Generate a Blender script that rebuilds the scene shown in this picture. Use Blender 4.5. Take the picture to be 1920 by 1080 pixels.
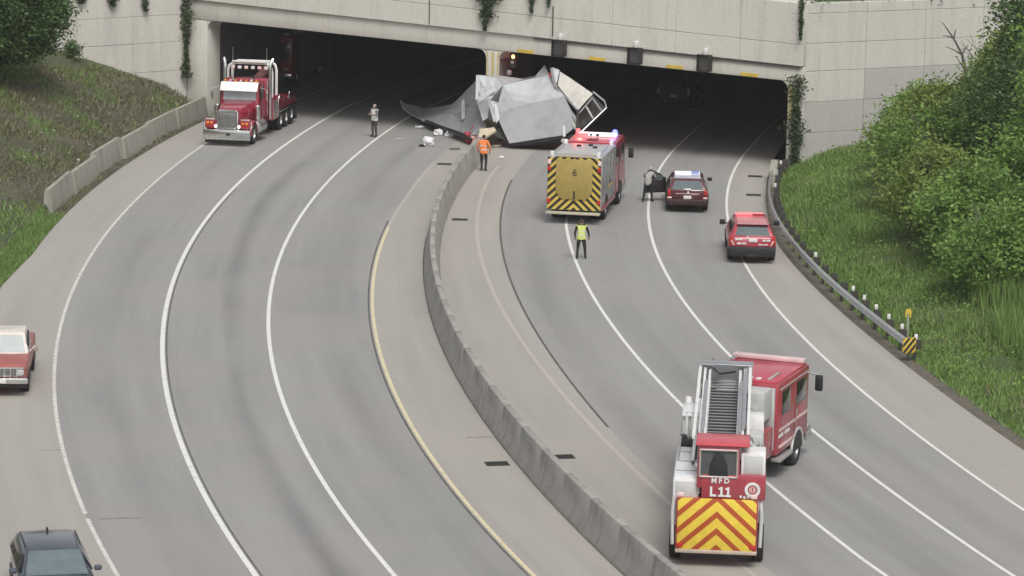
import bpy, bmesh, math, random
import numpy as np
from mathutils import Vector, Matrix

# ---------------------------------------------------------------- scene, camera, light
for o in list(bpy.data.objects):
    bpy.data.objects.remove(o, do_unlink=True)
scene = bpy.context.scene
COL = scene.collection
R = math.radians
random.seed(11)
RNG = np.random.default_rng(11)

F_PX, VH, ROLL, CAM_H = 6000.0, -1100.0, R(-1.2), 22.9        # focal length in px of a 1920 px picture
TH = math.atan2(-VH, F_PX)
cam = bpy.data.cameras.new('camera')
cam.sensor_width = 36.0
cam.lens = 36.0 * F_PX / 1920.0
cam.clip_start = 1.0
cam.clip_end = 6000.0
camo = bpy.data.objects.new('camera', cam)
COL.objects.link(camo)
_r, _u, _f = Vector((1, 0, 0)), Vector((0, math.sin(TH), math.cos(TH))), Vector((0, math.cos(TH), -math.sin(TH)))
_c, _s = math.cos(ROLL), math.sin(ROLL)
_cr, _cu = _c * _r - _s * _u, _s * _r + _c * _u
camo.matrix_world = Matrix(((_cr.x, _cu.x, -_f.x, 0), (_cr.y, _cu.y, -_f.y, 0), (_cr.z, _cu.z, -_f.z, CAM_H), (0, 0, 0, 1)))
scene.camera = camo
scene.render.resolution_x, scene.render.resolution_y = 1024, 576

SUN_EL, SUN_AZ = R(55), R(168)            # azimuth clockwise from +Y
w = bpy.data.worlds.new('World')
scene.world = w
w.use_nodes = True
nt = w.node_tree
bg = nt.nodes['Background']
sky = nt.nodes.new('ShaderNodeTexSky')
sky.sky_type = 'NISHITA'
sky.sun_disc = False
sky.sun_elevation = SUN_EL
sky.sun_rotation = SUN_AZ
sky.dust_density = 4.0
hs = nt.nodes.new('ShaderNodeHueSaturation')       # overcast: the cloud layer takes the blue out
hs.inputs['Saturation'].default_value = 0.22
nt.links.new(sky.outputs[0], hs.inputs['Color'])
nt.links.new(hs.outputs[0], bg.inputs[0])
bg.inputs[1].default_value = 0.10
sun = bpy.data.lights.new('sun', 'SUN')
sun.energy = 1.5
sun.angle = R(24)
sun.color = (1.0, 0.96, 0.9)
suno = bpy.data.objects.new('sun', sun)
COL.objects.link(suno)
sd = Vector((math.sin(SUN_AZ) * math.cos(SUN_EL), math.cos(SUN_AZ) * math.cos(SUN_EL), math.sin(SUN_EL)))
suno.rotation_euler = sd.to_track_quat('Z', 'Y').to_euler()
scene.view_settings.view_transform = 'Standard'
scene.view_settings.look = 'None'
scene.view_settings.gamma = 1.0
scene.view_settings.use_curve_mapping = False
scene.view_settings.exposure = 0.4

# ---------------------------------------------------------------- survey helpers (pixel of the 1920 px photo -> place)
def ray(x, y):
    u, v = x - 960.0, y - 540.0
    u, v = _c * u - _s * v, _s * u + _c * v
    return Vector((u, F_PX * math.cos(TH) - v * math.sin(TH), -F_PX * math.sin(TH) - v * math.cos(TH)))

def G(x, y, z=0.0):
    d = ray(x, y)
    return Vector((0, 0, CAM_H)) + d * ((z - CAM_H) / d.z)

def AY(x, y, Y):
    d = ray(x, y)
    return Vector((0, 0, CAM_H)) + d * (Y / d.y)

# the two carriageways bend round one centre; every line on them is r(theta)
CX, CY = 197.5309, 136.811
LINE = {
    'L1': (-.26, .13, [62.307, 14.254, -0.213, 215.048]),
    'L2': (-.26, .21, [48.043, 10.075, -1.372, 211.212]),
    'L3': (-.26, .19, [51.977, 11.334, -2.886, 207.193]),
    'L4': (-.27, .06, [44.029, 8.039, -4.92, 203.091]),
    'R0': (-.26, .09, [-59.426, -2.758, 6.098, 199.068]),
    'R1': (-.19, .085, [-63.674, 1.32, 4.28, 198.063]),
    'A': (-.27, .02, [-25.007, 8.94, 5.246, 195.108]),
    'B': (-.28, .18, [-41.901, -5.975, 1.733, 191.471]),
    'C': (-.245, .175, [-42.613, -4.465, 0.333, 187.915]),
    'D': (-.205, -.002, [-103.008, -2.094, 7.676, 186.083]),
    'E': (-.05, .15, [0, 0, 1.0, 217.5]),
    'BAR': (-.28, .11, [3.448, 3.945, -0.95, 200.93]),
}
def rad(name, t):
    a, b, co = LINE[name]
    wide = 14.0 * np.clip(-0.03 - t, 0, .4) if name == 'E' else 0.0      # the left shoulder opens out towards the camera
    t = np.clip(t, a, b)
    return np.polyval(co, t) + wide

def PT(r, t, z=0.0):
    return Vector((CX - r * math.cos(t), CY + r * math.sin(t), z))

def polar(P):
    return math.hypot(P[0] - CX, P[1] - CY), math.atan2(P[1] - CY, CX - P[0])

def tangent(t):
    return Vector((math.sin(t), math.cos(t), 0))

# ---------------------------------------------------------------- materials
MATS = {}
def _nodes(name):
    m = bpy.data.materials.new(name)
    m.use_nodes = True
    n = m.node_tree
    return m, n, n.nodes['Principled BSDF']

def N(n, typ, **kw):
    x = n.nodes.new(typ)
    for k, v in kw.items():
        if k.startswith('i_'):
            key = k[2:]
            x.inputs[int(key) if key.isdigit() else key].default_value = v
        else:
            setattr(x, k, v)
    return x

def ramp(n, fac, stops):
    r = n.nodes.new('ShaderNodeValToRGB')
    e = r.color_ramp.elements
    while len(e) < len(stops):
        e.new(0.5)
    for q, (p, c) in zip(e, stops):
        q.position = p
        q.color = (*c, 1) if len(c) == 3 else c
    n.links.new(fac, r.inputs[0])
    return r.outputs[0]

def mix(n, fac, a, b, mode='MIX'):
    m = n.nodes.new('ShaderNodeMix')
    m.data_type = 'RGBA'
    m.blend_type = mode
    for sock, val in ((m.inputs[0], fac), (m.inputs[6], a), (m.inputs[7], b)):
        if isinstance(val, (int, float)):
            sock.default_value = val
        elif isinstance(val, tuple):
            sock.default_value = (*val, 1)
        else:
            n.links.new(val, sock)
    return m.outputs[2]

def noise(n, vec, scale, detail=4, rough=0.6):
    x = N(n, 'ShaderNodeTexNoise', i_Scale=scale, i_Detail=detail, i_Roughness=rough)
    if vec is not None:
        n.links.new(vec, x.inputs['Vector'])
    return x.outputs['Fac']

def math_(n, op, a, b=None, c=None):
    m = n.nodes.new('ShaderNodeMath')
    m.operation = op
    for i, v in enumerate((a, b, c)):
        if v is None:
            continue
        if isinstance(v, (int, float)):
            m.inputs[i].default_value = v
        else:
            n.links.new(v, m.inputs[i])
    return m.outputs[0]

def bump(n, bsdf, h, strength=0.3, dist=0.02):
    b = N(n, 'ShaderNodeBump', i_Strength=strength, i_Distance=dist)
    n.links.new(h, b.inputs['Height'])
    n.links.new(b.outputs[0], bsdf.inputs['Normal'])

def plain(name, col, rough=0.5, metal=0.0, var=0.12, scale=3.0, coat=0.0, emit=None, grime=0.0):
    """paint, plastic, metal, cloth: a base colour with a little mottling and grime"""
    if name in MATS:
        return MATS[name]
    m, n, b = _nodes(name)
    tc = n.nodes.new('ShaderNodeTexCoord')
    f = noise(n, tc.outputs['Object'], scale, 5)
    lo = tuple(max(0, c * (1 - var)) for c in col)
    hi = tuple(min(1, c * (1 + var)) for c in col)
    c = ramp(n, f, [(0.3, lo), (0.7, hi)])
    if grime:
        g = noise(n, tc.outputs['Object'], 1.3, 6, 0.7)
        gm = ramp(n, g, [(0.48, (0, 0, 0)), (0.72, (grime,) * 3)])
        c = mix(n, gm, c, (0.16, 0.14, 0.12))
    n.links.new(c, b.inputs['Base Color'])
    b.inputs['Roughness'].default_value = rough
    b.inputs['Metallic'].default_value = metal
    if coat:
        b.inputs['Coat Weight'].default_value = coat
        b.inputs['Coat Roughness'].default_value = 0.12
    if emit:
        b.inputs['Emission Color'].default_value = (*emit[0], 1)
        b.inputs['Emission Strength'].default_value = emit[1]
    MATS[name] = m
    return m

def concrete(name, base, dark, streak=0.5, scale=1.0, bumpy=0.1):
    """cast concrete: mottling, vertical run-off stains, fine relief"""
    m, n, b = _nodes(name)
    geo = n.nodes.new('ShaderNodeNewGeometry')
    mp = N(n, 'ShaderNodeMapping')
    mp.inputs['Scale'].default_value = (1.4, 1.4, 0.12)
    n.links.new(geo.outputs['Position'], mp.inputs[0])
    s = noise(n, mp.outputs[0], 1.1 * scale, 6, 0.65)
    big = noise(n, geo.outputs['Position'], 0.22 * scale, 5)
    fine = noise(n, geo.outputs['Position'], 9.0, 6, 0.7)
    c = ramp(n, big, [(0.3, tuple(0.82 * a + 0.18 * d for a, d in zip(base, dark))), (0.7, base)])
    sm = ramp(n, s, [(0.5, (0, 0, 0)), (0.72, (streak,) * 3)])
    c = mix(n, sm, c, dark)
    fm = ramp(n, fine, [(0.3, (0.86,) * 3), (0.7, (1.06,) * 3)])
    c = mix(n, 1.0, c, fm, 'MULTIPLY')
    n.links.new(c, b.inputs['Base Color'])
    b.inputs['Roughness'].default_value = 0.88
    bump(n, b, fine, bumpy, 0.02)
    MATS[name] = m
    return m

def paving(name, base, dark, warm, tracks=(), amount=0.5, bumpy=0.35):
    """road surface worn along the direction of travel: coordinates are (radius, arc)"""
    m, n, b = _nodes(name)
    geo = n.nodes.new('ShaderNodeNewGeometry')
    sp = n.nodes.new('ShaderNodeSeparateXYZ')
    n.links.new(geo.outputs['Position'], sp.inputs[0])
    dx = math_(n, 'SUBTRACT', CX, sp.outputs[0])
    dy = math_(n, 'SUBTRACT', sp.outputs[1], CY)
    rr = math_(n, 'SQRT', math_(n, 'ADD', math_(n, 'MULTIPLY', dx, dx), math_(n, 'MULTIPLY', dy, dy)))
    an = math_(n, 'MULTIPLY', math_(n, 'ARCTAN2', dy, dx), 200.0)
    cb = n.nodes.new('ShaderNodeCombineXYZ')
    n.links.new(rr, cb.inputs[0])
    n.links.new(math_(n, 'MULTIPLY', an, 0.045), cb.inputs[1])
    streak = noise(n, cb.outputs[0], 1.1, 5, 0.6)
    patch = noise(n, geo.outputs['Position'], 0.16, 5, 0.6)
    fine = noise(n, geo.outputs['Position'], 14.0, 6, 0.75)
    c = ramp(n, streak, [(0.3, dark), (0.72, base)])
    pm = ramp(n, patch, [(0.35, (0, 0, 0)), (0.68, (0.75,) * 3)])
    c = mix(n, pm, c, warm)
    # oil drip and rubber bands worn in along the wheel paths
    wob = math_(n, 'MULTIPLY', math_(n, 'SUBTRACT', noise(n, cb.outputs[0], 0.35, 2), 0.5), 1.6)
    for k, (r0, wd, st) in enumerate(tracks):
        dd = math_(n, 'DIVIDE', math_(n, 'ABSOLUTE', math_(n, 'SUBTRACT', math_(n, 'ADD', rr, wob), r0)), wd)
        g = math_(n, 'POWER', 2.7183, math_(n, 'MULTIPLY', math_(n, 'MULTIPLY', dd, dd), -1.0))
        cb2 = n.nodes.new('ShaderNodeCombineXYZ')
        n.links.new(math_(n, 'MULTIPLY', an, 0.05), cb2.inputs[1])
        cb2.inputs[0].default_value = 7.3 * k
        br = ramp(n, noise(n, cb2.outputs[0], 1.0, 3), [(0.38, (0.15,) * 3), (0.68, (1,) * 3)])
        f = math_(n, 'MULTIPLY', math_(n, 'MULTIPLY', g, st * amount), br)
        c = mix(n, f, c, tuple(0.45 * d for d in dark))
    fm = ramp(n, fine, [(0.28, (0.8,) * 3), (0.72, (1.1,) * 3)])
    c = mix(n, 1.0, c, fm, 'MULTIPLY')
    n.links.new(c, b.inputs['Base Color'])
    b.inputs['Roughness'].default_value = 0.85
    bump(n, b, fine, bumpy, 0.012)
    MATS[name] = m
    return m

def line_paint(name, col, under, wear=0.55):
    m, n, b = _nodes(name)
    geo = n.nodes.new('ShaderNodeNewGeometry')
    f = noise(n, geo.outputs['Position'], 3.2, 7, 0.75)
    k = ramp(n, f, [(wear, (0, 0, 0)), (wear + 0.14, (0.75,) * 3)])
    c = mix(n, k, col, under)
    n.links.new(c, b.inputs['Base Color'])
    b.inputs['Roughness'].default_value = 0.7
    MATS[name] = m
    return m

def soil(name, stops, scale=0.35):
    m, n, b = _nodes(name)
    geo = n.nodes.new('ShaderNodeNewGeometry')
    f = noise(n, geo.outputs['Position'], scale, 7, 0.7)
    fine = noise(n, geo.outputs['Position'], 6.0, 6, 0.75)
    c = ramp(n, f, stops)
    fm = ramp(n, fine, [(0.3, (0.6,) * 3), (0.7, (1.25,) * 3)])
    c = mix(n, 1.0, c, fm, 'MULTIPLY')
    n.links.new(c, b.inputs['Base Color'])
    b.inputs['Roughness'].default_value = 0.95
    bump(n, b, fine, 0.8, 0.12)
    MATS[name] = m
    return m

def foliage(name, dark, light, trans=0.25, blotch=0.5):
    """leaf or blade: the tint attribute gives each leaf its own green"""
    m, n, b = _nodes(name)
    at = N(n, 'ShaderNodeAttribute', attribute_name='tint')
    geo = n.nodes.new('ShaderNodeNewGeometry')
    f = noise(n, geo.outputs['Position'], blotch, 4)
    k = math_(n, 'ADD', math_(n, 'MULTIPLY', at.outputs['Fac'], 0.65), math_(n, 'MULTIPLY', f, 0.45))
    c = ramp(n, k, [(0.1, dark), (0.85, light)])
    n.links.new(c, b.inputs['Base Color'])
    b.inputs['Roughness'].default_value = 0.55
    b.inputs['Specular IOR Level'].default_value = 0.3
    tr = n.nodes.new('ShaderNodeBsdfTranslucent')
    n.links.new(c, tr.inputs[0])
    ms = n.nodes.new('ShaderNodeMixShader')
    ms.inputs[0].default_value = trans
    out = n.nodes['Material Output']
    n.links.new(b.outputs[0], ms.inputs[1])
    n.links.new(tr.outputs[0], ms.inputs[2])
    n.links.new(ms.outputs[0], out.inputs[0])
    MATS[name] = m
    return m

def chevron(name, ca, cb_, period, slope, phase=0.0, split=0.5):
    """inverted-V retroreflective striping printed on a flat panel; local x across, local z up"""
    m, n, b = _nodes(name)
    tc = n.nodes.new('ShaderNodeTexCoord')
    sp = n.nodes.new('ShaderNodeSeparateXYZ')
    n.links.new(tc.outputs['Object'], sp.inputs[0])
    t = math_(n, 'ADD', sp.outputs[2], math_(n, 'MULTIPLY', math_(n, 'ABSOLUTE', sp.outputs[0]), slope))
    t = math_(n, 'FRACT', math_(n, 'ADD', math_(n, 'DIVIDE', t, period), phase))
    k = math_(n, 'GREATER_THAN', t, split)
    f = noise(n, tc.outputs['Object'], 4.0, 5)
    c = mix(n, k, ca, cb_)
    c = mix(n, 1.0, c, ramp(n, f, [(0.3, (0.82,) * 3), (0.7, (1,) * 3)]), 'MULTIPLY')
    n.links.new(c, b.inputs['Base Color'])
    b.inputs['Roughness'].default_value = 0.4
    MATS[name] = m
    return m

# road and structure
LANE = paving('lane_concrete', (0.315, 0.315, 0.305), (0.235, 0.235, 0.23), (0.30, 0.285, 0.275),
              tracks=((213.2, 0.5, .35), (209.1, 0.42, .95), (205.0, 0.55, .55), (196.7, 0.5, .35), (193.3, 0.6, .45), (189.7, 0.6, .4)), amount=0.8)
SHLD = paving('shoulder_concrete', (0.38, 0.36, 0.33), (0.30, 0.286, 0.264), (0.362, 0.338, 0.308), amount=0.3)
WHITE_LINE = line_paint('white_line_paint', (0.68, 0.68, 0.645), (0.34, 0.33, 0.32), 0.54)
OLD_LINE = line_paint('worn_white_paint', (0.6, 0.59, 0.55), (0.34, 0.33, 0.31), 0.48)
YELLOW_LINE = line_paint('worn_yellow_paint', (0.62, 0.55, 0.36), (0.38, 0.35, 0.31), 0.5)
GHOST_LINE = line_paint('ghost_line_paint', (0.44, 0.405, 0.36), (0.37, 0.345, 0.315), 0.4)
SEAM = plain('tar_seam', (0.10, 0.098, 0.09), 0.8, var=0.4, scale=2.0)
WALLC = concrete('portal_concrete', (0.62, 0.605, 0.545), (0.42, 0.41, 0.36), 0.5)
WALLW = concrete('wing_wall_concrete', (0.60, 0.585, 0.535), (0.41, 0.395, 0.36), 0.45)
WALLP = concrete('overpainted_panel', (0.47, 0.46, 0.43), (0.38, 0.37, 0.34), 0.25)
BARC = concrete('barrier_concrete', (0.33, 0.318, 0.295), (0.16, 0.155, 0.145), 0.8, 1.6)
BARTOP = concrete('old_barrier_concrete', (0.36, 0.345, 0.30), (0.17, 0.165, 0.125), 0.85, 1.5)
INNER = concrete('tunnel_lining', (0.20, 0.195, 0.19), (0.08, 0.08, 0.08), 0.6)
# earth
SOIL_L = soil('left_bank_soil', [(0.3, (0.055, 0.07, 0.035)), (0.52, (0.10, 0.092, 0.065)), (0.7, (0.14, 0.12, 0.09))], 0.22)
SOIL_R = soil('right_bank_soil', [(0.3, (0.06, 0.10, 0.03)), (0.55, (0.09, 0.13, 0.045)), (0.75, (0.13, 0.13, 0.075))], 0.3)
DIRT = soil('verge_dirt', [(0.3, (0.10, 0.09, 0.07)), (0.6, (0.17, 0.15, 0.12)), (0.75, (0.08, 0.09, 0.05))], 0.7)
FIELD = soil('far_field', [(0.3, (0.05, 0.07, 0.03)), (0.7, (0.09, 0.10, 0.05))], 0.05)
GRASS_G = foliage('green_grass', (0.09, 0.165, 0.045), (0.27, 0.40, 0.12), 0.28)
GRASS_B = foliage('dry_weeds', (0.10, 0.10, 0.055), (0.27, 0.255, 0.15), 0.18, 0.35)
LEAF = foliage('bush_leaves', (0.06, 0.135, 0.03), (0.25, 0.40, 0.10), 0.34, 0.6)
LEAF_Y = foliage('yellowish_leaves', (0.08, 0.13, 0.03), (0.30, 0.38, 0.10), 0.32, 0.7)
LEAF_D = foliage('dark_leaves', (0.03, 0.065, 0.02), (0.12, 0.20, 0.06), 0.25, 0.5)
LEAF_V = foliage('vine_leaves', (0.03, 0.05, 0.022), (0.095, 0.135, 0.06), 0.2, 0.8)
BARK = plain('bark', (0.12, 0.10, 0.08), 0.9, var=0.4, scale=6)
# paint and metal
RED = plain('fire_red_paint', (0.34, 0.02, 0.04), 0.32, coat=0.6, grime=0.3)
RED2 = plain('ladder_red_paint', (0.36, 0.045, 0.065), 0.35, coat=0.5, grime=0.35)
WRED = plain('wrecker_red_paint', (0.30, 0.012, 0.038), 0.28, coat=0.7, grime=0.2)
MAROON = plain('maroon_paint', (0.085, 0.012, 0.018), 0.3, coat=0.7, grime=0.25)
FADED = plain('faded_red_paint', (0.33, 0.10, 0.09), 0.45, coat=0.2, grime=0.3)
NAVY = plain('dark_blue_paint', (0.06, 0.073, 0.095), 0.25, coat=0.8, grime=0.15)
WHITE = plain('white_paint', (0.72, 0.72, 0.71), 0.4, grime=0.25, var=0.06)
SILVER = plain('silver_panel', (0.50, 0.50, 0.51), 0.38, metal=0.55, grime=0.3)
ALU = plain('brushed_aluminium', (0.62, 0.63, 0.64), 0.36, metal=0.85, grime=0.2, var=0.08)
CHROME = plain('chrome', (0.74, 0.74, 0.73), 0.16, metal=1.0, var=0.05, grime=0.12)
STEEL = plain('galvanised_steel', (0.55, 0.57, 0.56), 0.42, metal=0.7, grime=0.25)
BLACK = plain('black_plastic', (0.018, 0.018, 0.02), 0.5)
RUBBER = plain('tyre_rubber', (0.028, 0.027, 0.026), 0.85, var=0.3)
GLASS = plain('dark_glass', (0.012, 0.015, 0.018), 0.07, coat=0.5)
GLASSL = plain('sky_lit_glass', (0.09, 0.115, 0.125), 0.05, metal=0.35, coat=0.5)
GRILLE = plain('grille_mesh', (0.20, 0.20, 0.20), 0.4, metal=0.6, var=0.3, scale=12)
GOLD = plain('tan_gold_panel', (0.36, 0.27, 0.075), 0.5, grime=0.25)
YEL = plain('yellow_paint', (0.62, 0.44, 0.06), 0.55, grime=0.3)
YELL = plain('faded_yellow_paint', (0.58, 0.49, 0.22), 0.6, grime=0.35)
BLKP = plain('black_sign_paint', (0.02, 0.02, 0.02), 0.6)
TAIL = plain('tail_lamp_red', (0.45, 0.02, 0.02), 0.25, coat=0.5)
TAILP = plain('pale_lamp', (0.75, 0.55, 0.52), 0.3)
AMBER = plain('amber_lamp', (0.75, 0.27, 0.03), 0.3)
PINK = plain('lit_red_lens', (0.75, 0.25, 0.27), 0.35, emit=((1.0, 0.12, 0.15), 0.5))
LAMPW = plain('white_lamp', (0.85, 0.85, 0.85), 0.25, emit=((1, 0.97, 0.97), 0.6))
LAMPB = plain('blue_beacon', (0.08, 0.10, 0.6), 0.3, emit=((0.15, 0.2, 1.0), 2.0))
LAMPO = plain('orange_signal', (0.8, 0.3, 0.08), 0.3, emit=((1.0, 0.35, 0.1), 6.0))
PLATE = plain('number_plate', (0.68, 0.68, 0.66), 0.5, var=0.05)
TRAILER = plain('trailer_sheet', (0.44, 0.455, 0.475), 0.6, metal=0.05, grime=0.35, var=0.07, scale=1.2)
TRAILER_B = plain('trailer_bright_sheet', (0.64, 0.66, 0.68), 0.55, metal=0.05, var=0.06)  # paler copy of the sheet, light on the folds painted in
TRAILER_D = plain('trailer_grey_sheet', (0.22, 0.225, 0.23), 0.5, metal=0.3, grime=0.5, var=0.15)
TRAILER_W = plain('trailer_warm_panel', (0.52, 0.50, 0.46), 0.55, grime=0.4)
WOOD = plain('trailer_floor', (0.10, 0.085, 0.07), 0.8, var=0.4)
CHEV_Y = chevron('yellow_black_chevron', (0.62, 0.46, 0.09), (0.025, 0.023, 0.02), 0.34, 0.95, 0.1)
CHEV_R = chevron('yellow_red_chevron', (0.80, 0.60, 0.07), (0.45, 0.085, 0.025), 0.46, 0.9, 0.2, 0.6)
# people
SKIN = plain('skin', (0.42, 0.26, 0.19), 0.55, var=0.06)
HAIR = plain('dark_hair', (0.03, 0.022, 0.018), 0.6)
BLACKC = plain('black_cloth', (0.018, 0.018, 0.022), 0.85, var=0.3, scale=8)
GREYC = plain('grey_cloth', (0.16, 0.15, 0.15), 0.85, var=0.2, scale=8)
WHITEC = plain('white_vest', (0.66, 0.66, 0.62), 0.8, var=0.1)
ORANGEC = plain('orange_vest', (0.85, 0.24, 0.07), 0.75, var=0.12)
LIMEC = plain('lime_vest', (0.58, 0.66, 0.18), 0.75, var=0.12)
PAPER = plain('white_debris', (0.66, 0.66, 0.67), 0.7, var=0.12, scale=6)
DEBR = plain('red_debris', (0.36, 0.03, 0.045), 0.5, var=0.3)
DEBT = plain('tan_debris', (0.52, 0.45, 0.33), 0.7, var=0.2)

# ---------------------------------------------------------------- mesh helpers
class MB:
    """collects shapes and links them as ONE mesh object"""
    def __init__(self):
        self.v, self.f, self.m = [], [], []

    def add(self, vs, fs, m=0):
        o = len(self.v)
        self.v += [tuple(p) for p in vs]
        self.f += [tuple(i + o for i in q) for q in fs]
        self.m += [m] * len(fs)
        return self

    def box(self, c, s, m=0, rz=0.0, rx=0.0, ry=0.0):
        hx, hy, hz = s[0] / 2, s[1] / 2, s[2] / 2
        M = Matrix.Rotation(rz, 3, 'Z') @ Matrix.Rotation(ry, 3, 'Y') @ Matrix.Rotation(rx, 3, 'X')
        vs = [Vector(c) + M @ Vector((x, y, z)) for z in (-hz, hz) for x, y in ((-hx, -hy), (hx, -hy), (hx, hy), (-hx, hy))]
        return self.add(vs, [(3, 2, 1, 0), (4, 5, 6, 7), (0, 1, 5, 4), (1, 2, 6, 5), (2, 3, 7, 6), (3, 0, 4, 7)], m)

    def hexa(self, b, t, m=0):
        """solid between a bottom quad and a top quad (same winding, counter-clockwise from above)"""
        return self.add(list(b) + list(t), [(3, 2, 1, 0), (4, 5, 6, 7), (0, 1, 5, 4), (1, 2, 6, 5), (2, 3, 7, 6), (3, 0, 4, 7)], m)

    def prism(self, pts, x0, x1, m=0, axis='x'):
        """extrude a (p, q) polygon along an axis: x -> (y,z), y -> (x,z), z -> (x,y)"""
        def mk(a, p):
            return {'x': (a, p[0], p[1]), 'y': (p[0], a, p[1]), 'z': (p[0], p[1], a)}[axis]
        n = len(pts)
        vs = [mk(x0, p) for p in pts] + [mk(x1, p) for p in pts]
        fs = [tuple(range(n - 1, -1, -1)), tuple(range(n, 2 * n))]
        fs += [(i, (i + 1) % n, n + (i + 1) % n, n + i) for i in range(n)]
        return self.add(vs, fs, m)

    def cyl(self, a, b, r0, r1=None, n=10, m=0, cap=True):
        r1 = r0 if r1 is None else r1
        a, b = Vector(a), Vector(b)
        d = (b - a).normalized()
        u = d.orthogonal().normalized()
        v = d.cross(u)
        vs = [a + (u * math.cos(2 * math.pi * i / n) + v * math.sin(2 * math.pi * i / n)) * r0 for i in range(n)]
        vs += [b + (u * math.cos(2 * math.pi * i / n) + v * math.sin(2 * math.pi * i / n)) * r1 for i in range(n)]
        fs = [(i, (i + 1) % n, n + (i + 1) % n, n + i) for i in range(n)]
        if cap:
            fs += [tuple(range(n - 1, -1, -1)), tuple(range(n, 2 * n))]
        return self.add(vs, fs, m)

    def tube(self, path, r, n=8, m=0):
        P = [Vector(p) for p in path]
        rs = r if isinstance(r, (list, tuple)) else [r] * len(P)
        vs, fs = [], []
        up = None
        for i, p in enumerate(P):
            d = (P[min(i + 1, len(P) - 1)] - P[max(i - 1, 0)]).normalized()
            if up is None:
                up = d.orthogonal().normalized()
            else:
                up = (up - d * up.dot(d)).normalized()
            v = d.cross(up)
            vs += [p + (up * math.cos(2 * math.pi * k / n) + v * math.sin(2 * math.pi * k / n)) * rs[i] for k in range(n)]
        for i in range(len(P) - 1):
            fs += [(i * n + k, i * n + (k + 1) % n, (i + 1) * n + (k + 1) % n, (i + 1) * n + k) for k in range(n)]
        fs += [tuple(range(n - 1, -1, -1)), tuple(range((len(P) - 1) * n, len(P) * n))]
        return self.add(vs, fs, m)

    def loft(self, secs, m=0, closed=True):
        n = len(secs[0])
        vs = [p for s in secs for p in s]
        fs = []
        for i in range(len(secs) - 1):
            fs += [(i * n + k, i * n + (k + 1) % n, (i + 1) * n + (k + 1) % n, (i + 1) * n + k) for k in range(n if closed else n - 1)]
        if closed:
            fs += [tuple(range(n - 1, -1, -1)), tuple(range((len(secs) - 1) * n, len(secs) * n))]
        return self.add(vs, fs, m)

    def lathe(self, prof, c, axis, n=24, m=0):
        """profile of (radius, along) turned round an axis through c"""
        ax = Vector(axis).normalized()
        u = ax.orthogonal().normalized()
        v = ax.cross(u)
        c = Vector(c)
        k = len(prof)
        vs = [c + ax * h + (u * math.cos(2 * math.pi * i / n) + v * math.sin(2 * math.pi * i / n)) * r for i in range(n) for r, h in prof]
        fs = [(i * k + j, ((i + 1) % n) * k + j, ((i + 1) % n) * k + j + 1, i * k + j + 1) for i in range(n) for j in range(k - 1)]
        return self.add(vs, fs, m)

    def quad(self, a, b, c, d, m=0):
        return self.add([a, b, c, d], [(0, 1, 2, 3)], m)

    def mesh(self, name, mats, bevel=0.0, smooth=35, seg=2):
        me = bpy.data.meshes.new(name)
        me.from_pydata(self.v, [], self.f)
        me.polygons.foreach_set('material_index', self.m)
        bm = bmesh.new()
        bm.from_mesh(me)
        bmesh.ops.remove_doubles(bm, verts=bm.verts, dist=1e-5)
        bmesh.ops.recalc_face_normals(bm, faces=bm.faces)
        if bevel:
            es = [e for e in bm.edges if len(e.link_faces) == 2 and e.calc_face_angle(0) > R(28)]
            bmesh.ops.bevel(bm, geom=es, offset=bevel, segments=seg, profile=0.5, affect='EDGES', clamp_overlap=True)
        bm.to_mesh(me)
        bm.free()
        for q in (mats if isinstance(mats, (list, tuple)) else [mats]):
            me.materials.append(q)
        if smooth:
            me.polygons.foreach_set('use_smooth', [True] * len(me.polygons))
            me.set_sharp_from_angle(angle=R(smooth))
        return me

    def build(self, name, mats, parent=None, bevel=0.0, smooth=35, seg=2, loc=None):
        o = bpy.data.objects.new(name, self.mesh(name, mats, bevel, smooth, seg))
        COL.objects.link(o)
        if loc is not None:
            o.location = loc
        if parent is not None:
            o.parent = parent
        return o

def tag(o, label=None, cat=None, group=None, kind=None):
    for k, v in (('label', label), ('category', cat), ('group', group), ('kind', kind)):
        if v:
            o[k] = v
    return o

def thing(name, label, cat, loc=(0, 0, 0), rz=0.0, group=None):
    o = bpy.data.objects.new(name, None)
    o.empty_display_size = 0.3
    COL.objects.link(o)
    o.location = loc
    o.rotation_euler = (0, 0, rz)
    return tag(o, label, cat, group)

def inst(name, me, parent=None, loc=None, rot=None):
    o = bpy.data.objects.new(name, me)
    COL.objects.link(o)
    if parent is not None:
        o.parent = parent
    if loc is not None:
        o.location = loc
    if rot is not None:
        o.rotation_euler = rot
    return o

def heading(h):
    """rz that turns local +Y to point along the ground vector h"""
    return math.atan2(-h[0], h[1])

def text(name, s, size, mat, parent, loc, rot=(R(90), 0, 0), depth=0.004, bold=0.035):
    cu = bpy.data.curves.new(name, 'FONT')
    cu.body = s
    cu.size = size
    cu.align_x = 'CENTER'
    cu.align_y = 'CENTER'
    cu.extrude = depth
    cu.offset = size * bold
    tmp = bpy.data.objects.new(name, cu)
    COL.objects.link(tmp)
    dg = bpy.context.evaluated_depsgraph_get()
    me = bpy.data.meshes.new_from_object(tmp.evaluated_get(dg))
    bpy.data.objects.remove(tmp, do_unlink=True)
    me.materials.clear()
    me.materials.append(mat)
    return inst(name, me, parent, loc, rot)

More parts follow.
